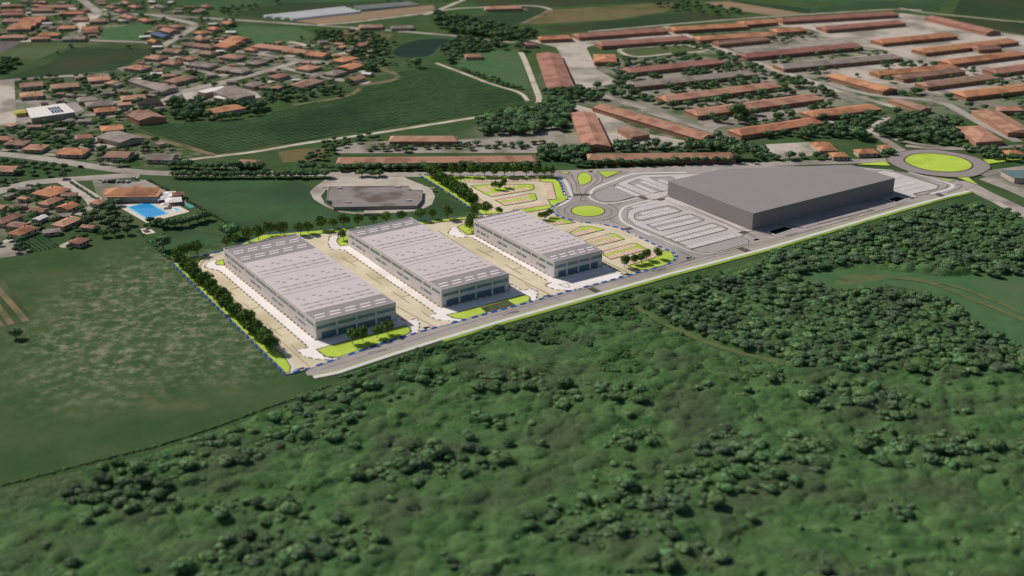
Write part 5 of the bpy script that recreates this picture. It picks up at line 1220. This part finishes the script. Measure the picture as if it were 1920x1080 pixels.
# ---- the wood on the right and the thicket in the foreground
def fill(px, r0, r1, density, keep=None, avoid=()):
    poly = UU(px); xs = [p[0] for p in poly]; ys = [p[1] for p in poly]; A = abs(area2(poly))/2; out = []; cell = {}
    for _ in range(int(A*density)):
        p = (rnd.uniform(min(xs), max(xs)), rnd.uniform(min(ys), max(ys)))
        if not inside(p, poly): continue
        r = r0+(r1-r0)*rnd.random()**1.6
        if keep and not keep(p): continue
        if any(inside(p, q) for q in avoid) or not off_road(p, r*.6): continue
        k = (int(p[0]//6), int(p[1]//6))
        if any((p[0]-q[0])**2+(p[1]-q[1])**2 < (.62*(r+q[2]))**2 for i in (-1,0,1) for j in (-1,0,1) for q in cell.get((k[0]+i, k[1]+j), ())): continue
        cell.setdefault(k, []).append((*p, r)); out.append((*p, r))
    return out
frpoly = [UU([(560,716),(630,697),(820,641),(945,609),(1257,523),(1440,469),(1690,401),(1840,364),(1840,300),(500,600)])]
clr = [UU([(1500,512),(1570,506),(1640,506),(1700,512),(1800,524),(1760,545),(1660,536),(1600,542),(1560,540),(1510,530)])]
woodA = fill([(1385,520),(1440,482),(1500,464),(1640,424),(1760,396),(1820,388),(1880,398),(1960,402),(1960,500),(1870,522),(1800,512),(1720,500),(1640,496),(1590,496),(1540,506),(1490,520)], 2.6, 5.2, .5, avoid=frpoly+clr)
woodB = fill([(1225,575),(1275,545),(1345,528),(1400,518),(1490,522),(1560,548),(1660,545),(1760,560),(1800,580),(1835,620),(1900,650),(1980,690),(1800,705),(1700,698),(1600,702),(1500,692),(1420,662),(1340,640),(1280,615)], 2.6, 5.2, .5, avoid=frpoly+clr)
wood = woodA+woodB
wood.sort(key=lambda q: -q[2]/math.hypot(q[0], q[1], CAM_H))
for x, y, r in wood[:300]: tree1(rnd.choice(WOODT), x, y, r, 'broadleaf tree in the dense wood right of the frontage road', 'trees of the wood on the right', 'woodland_tree', 'woodland tree', sz=.58)
merged('wood', [(x, y, r, .58) for x, y, r in wood[300:]], WD_LOW, M_leaf2, 'dense broadleaf wood right of the frontage road', 'wood')
from mathutils import noise as mn
def patchy(p): return mn.noise(Vector((p[0]*.022, p[1]*.022, 3.1)))+.35*mn.noise(Vector((p[0]*.07, p[1]*.07, 9))) > -.1
def patchy2(p): return mn.noise(Vector((p[0]*.03, p[1]*.03, 7.7)))+.4*mn.noise(Vector((p[0]*.09, p[1]*.09, 2))) > -.12
midt = fill([(660,706),(760,668),(860,638),(1000,600),(1110,569),(1240,532),(1330,508),(1345,520),(1250,552),(1225,580),(1280,617),(1340,642),(1420,668),(1490,695),(1380,715),(1200,705),(1000,702),(820,712)], 1.5, 3.6, .55, patchy2, frpoly)
FOREP = [(-80,960),(60,920),(300,852),(480,785),(620,735),(760,702),(1000,704),(1300,715),(1500,702),(1700,704),(1990,695),(2080,1130),(-120,1130)]
fore = fill(FOREP, 2.0, 6.0, .3, patchy, frpoly)
thick = sorted(midt, key=lambda q: -q[2]/math.hypot(q[0], q[1], CAM_H))
for x, y, r in thick[:300]: tree1(rnd.choice(SHRUB), x, y, r*1.1, 'dark green shrub in the bushy belt between frontage road and foreground', 'shrubs of the bushy belt', 'shrub', 'shrub', sz=rnd.uniform(.6, 1.0))
merged('bushy_belt', [(x, y, r*1.1, rnd.uniform(.6, 1.0)) for x, y, r in thick[300:]], SH_LOW, M_leaf3, 'belt of small dark bushes between frontage road and foreground', 'bushes') if len(thick) > 300 else None
def sparse(p): return mn.noise(Vector((p[0]*.016, p[1]*.03, 21)))+.4*mn.noise(Vector((p[0]*.06, p[1]*.08, 5))) > .12
scrub = sorted(fill(FOREP, 1.5, 5.0, .22, sparse, frpoly)+fill(FOREP, 1.2, 3.2, .004, None, frpoly), key=lambda q: -q[2]/math.hypot(q[0], q[1], CAM_H))
for x, y, r in scrub[:300]: tree1(rnd.choice(WOODT), x, y, r, 'darker small tree in an irregular clump of the foreground thicket', 'small trees in the foreground thicket', 'scrub_tree', 'scrub tree', sz=.62)
if len(scrub) > 300: merged('scrub', [(x, y, r, .62) for x, y, r in scrub[300:]], WD_LOW, M_leaf2, 'irregular darker scrub clumps in the foreground', 'scrub')
# the thicket itself: one continuous canopy of low domes with leafy fuzz
from mathutils import kdtree
def vnoise(x, y, sc, seed):
    g = np.random.RandomState(seed).rand(257, 257); u, v = x/sc+100, y/sc+100
    i, j = np.floor(u).astype(int), np.floor(v).astype(int); a, b = u-i, v-j; a, b = a*a*(3-2*a), b*b*(3-2*b)
    G = lambda p, q: g[p % 257, q % 257]
    return (G(i,j)*(1-a)+G(i+1,j)*a)*(1-b)+(G(i,j+1)*(1-a)+G(i+1,j+1)*a)*b
CAN = UU([(-120,962),(-20,925),(120,888),(300,842),(480,778),(600,736),(640,712),(720,690),(800,664),(900,634),(1000,604),(1110,574),(1260,532),(1440,478),(1560,446),(1690,409),(1780,388),(1830,380),(1900,398),(2010,440),(2060,640),(2100,1150),(-140,1150)])
cx_ = [p[0] for p in CAN]; cy_ = [p[1] for p in CAN]; step = 1.0
gx = np.arange(min(cx_), max(cx_), step); gy = np.arange(max(min(cy_), 325), max(cy_), step); X, Y = np.meshgrid(gx, gy)
ins = np.zeros(X.shape, bool); dist = np.full(X.shape, 1e9)
for (ax_, ay_), (bx_, by_) in zip(CAN, CAN[1:]+CAN[:1]):
    if by_ != ay_: ins ^= ((ay_ > Y) != (by_ > Y)) & (X < (bx_-ax_)*(Y-ay_)/(by_-ay_)+ax_)
    dx, dy = bx_-ax_, by_-ay_; t = np.clip(((X-ax_)*dx+(Y-ay_)*dy)/(dx*dx+dy*dy), 0, 1); dist = np.minimum(dist, np.hypot(X-ax_-t*dx, Y-ay_-t*dy))
X += rs.uniform(-.3, .3, X.shape); Y += rs.uniform(-.3, .3, Y.shape)
npt = int(ins.sum()*step*step/12); kd = kdtree.KDTree(npt); P = np.stack([rs.uniform(X.min(), X.max(), npt*3), rs.uniform(Y.min(), Y.max(), npt*3)], 1)[:npt]
DR = 2.0+4.2*rs.rand(npt)**1.6; DH = rs.uniform(.25, 1.0, npt)*DR*.42
for i in range(npt): kd.insert((P[i,0], P[i,1], 0), i)
kd.balance()
ii, jj = np.where(ins); Zc = np.zeros(X.shape)
for i, j in zip(ii, jj):
    h = 0.0
    for co, k, d_ in kd.find_n((X[i,j], Y[i,j], 0), 4):
        q = 1-(d_/DR[k])**2
        if q > 0: h = max(h, DH[k]*math.sqrt(q))
    Zc[i,j] = h
open_ = np.ones(X.shape)
for pl in clr+[UU([(1900,500),(2000,470),(2060,690),(1880,640),(1760,560),(1690,535),(1800,520)])]:
    m_ = np.zeros(X.shape, bool); dd = np.full(X.shape, 1e9)
    for (ax_, ay_), (bx_, by_) in zip(pl, pl[1:]+pl[:1]):
        if by_ != ay_: m_ ^= ((ay_ > Y) != (by_ > Y)) & (X < (bx_-ax_)*(Y-ay_)/(by_-ay_)+ax_)
        dx, dy = bx_-ax_, by_-ay_; t = np.clip(((X-ax_)*dx+(Y-ay_)*dy)/(dx*dx+dy*dy), 0, 1); dd = np.minimum(dd, np.hypot(X-ax_-t*dx, Y-ay_-t*dy))
    open_ = np.where(m_, 0, open_*np.clip(dd/5, 0, 1))
for line, hw in ROADS[-3:]:
    for (ax_, ay_), (bx_, by_) in zip(line, line[1:]):
        dx, dy = bx_-ax_, by_-ay_; t = np.clip(((X-ax_)*dx+(Y-ay_)*dy)/(dx*dx+dy*dy), 0, 1); open_ *= np.clip((np.hypot(X-ax_-t*dx, Y-ay_-t*dy)-1.2)/4, 0, 1)
fade = open_*np.clip((dist-4*vnoise(X, Y, 11, 9))/4, 0, 1)*np.where(vnoise(X, Y, 26, 5)+.35*vnoise(X, Y, 9, 6) > .36, 1, .35)
Zc = (Zc+.9*vnoise(X, Y, 14, 1)+.4*vnoise(X, Y, 3, 2)+rs.uniform(0, .06, X.shape))*fade-.03
idx = -np.ones(X.shape, int); idx[ins] = np.arange(ins.sum()); V = np.stack([X[ins], Y[ins], Zc[ins]], 1)
q = [idx[:-1,:-1], idx[:-1,1:], idx[1:,1:], idx[1:,:-1]]; ok = (q[0] >= 0) & (q[1] >= 0) & (q[2] >= 0) & (q[3] >= 0); q = [k[ok] for k in q]
T = np.concatenate([np.stack([q[0], q[1], q[2]], 1), np.stack([q[0], q[2], q[3]], 1)])
nl = 120000; pk = V[V[:,2] > .12]; pk = pk[rs.randint(len(pk), size=nl)]+np.stack([rs.uniform(-.5,.5,nl), rs.uniform(-.5,.5,nl), rs.uniform(0,.3,nl)], 1)
nr = rs.normal(size=(nl,3)); nr[:,2] = abs(nr[:,2])+1.2; nr /= np.linalg.norm(nr, axis=1)[:,None]
tg = np.cross(nr, rs.normal(size=(nl,3))); tg /= np.linalg.norm(tg, axis=1)[:,None]; bt = np.cross(nr, tg); sz = rs.uniform(.15, .4, nl)[:,None]
LV = np.stack([pk-tg*sz, pk+bt*sz*.6, pk+tg*sz, pk-bt*sz*.6], 1).reshape(-1, 3); k = np.arange(nl)*4+len(V)
link('thicket', arrays('thicket', np.concatenate([V, LV]), np.concatenate([T, np.stack([k,k+1,k+2],1), np.stack([k,k+2,k+3],1)]), [M_thick]), None, kind='stuff', label='rough green thicket of low scrub filling the foreground', cat='thicket')
print('canopy', len(V), len(T), 'wood', len(wood), 'thick', len(thick), 'scrub', len(scrub), 'scat', len(SCAT), 'objects', len(C.objects))
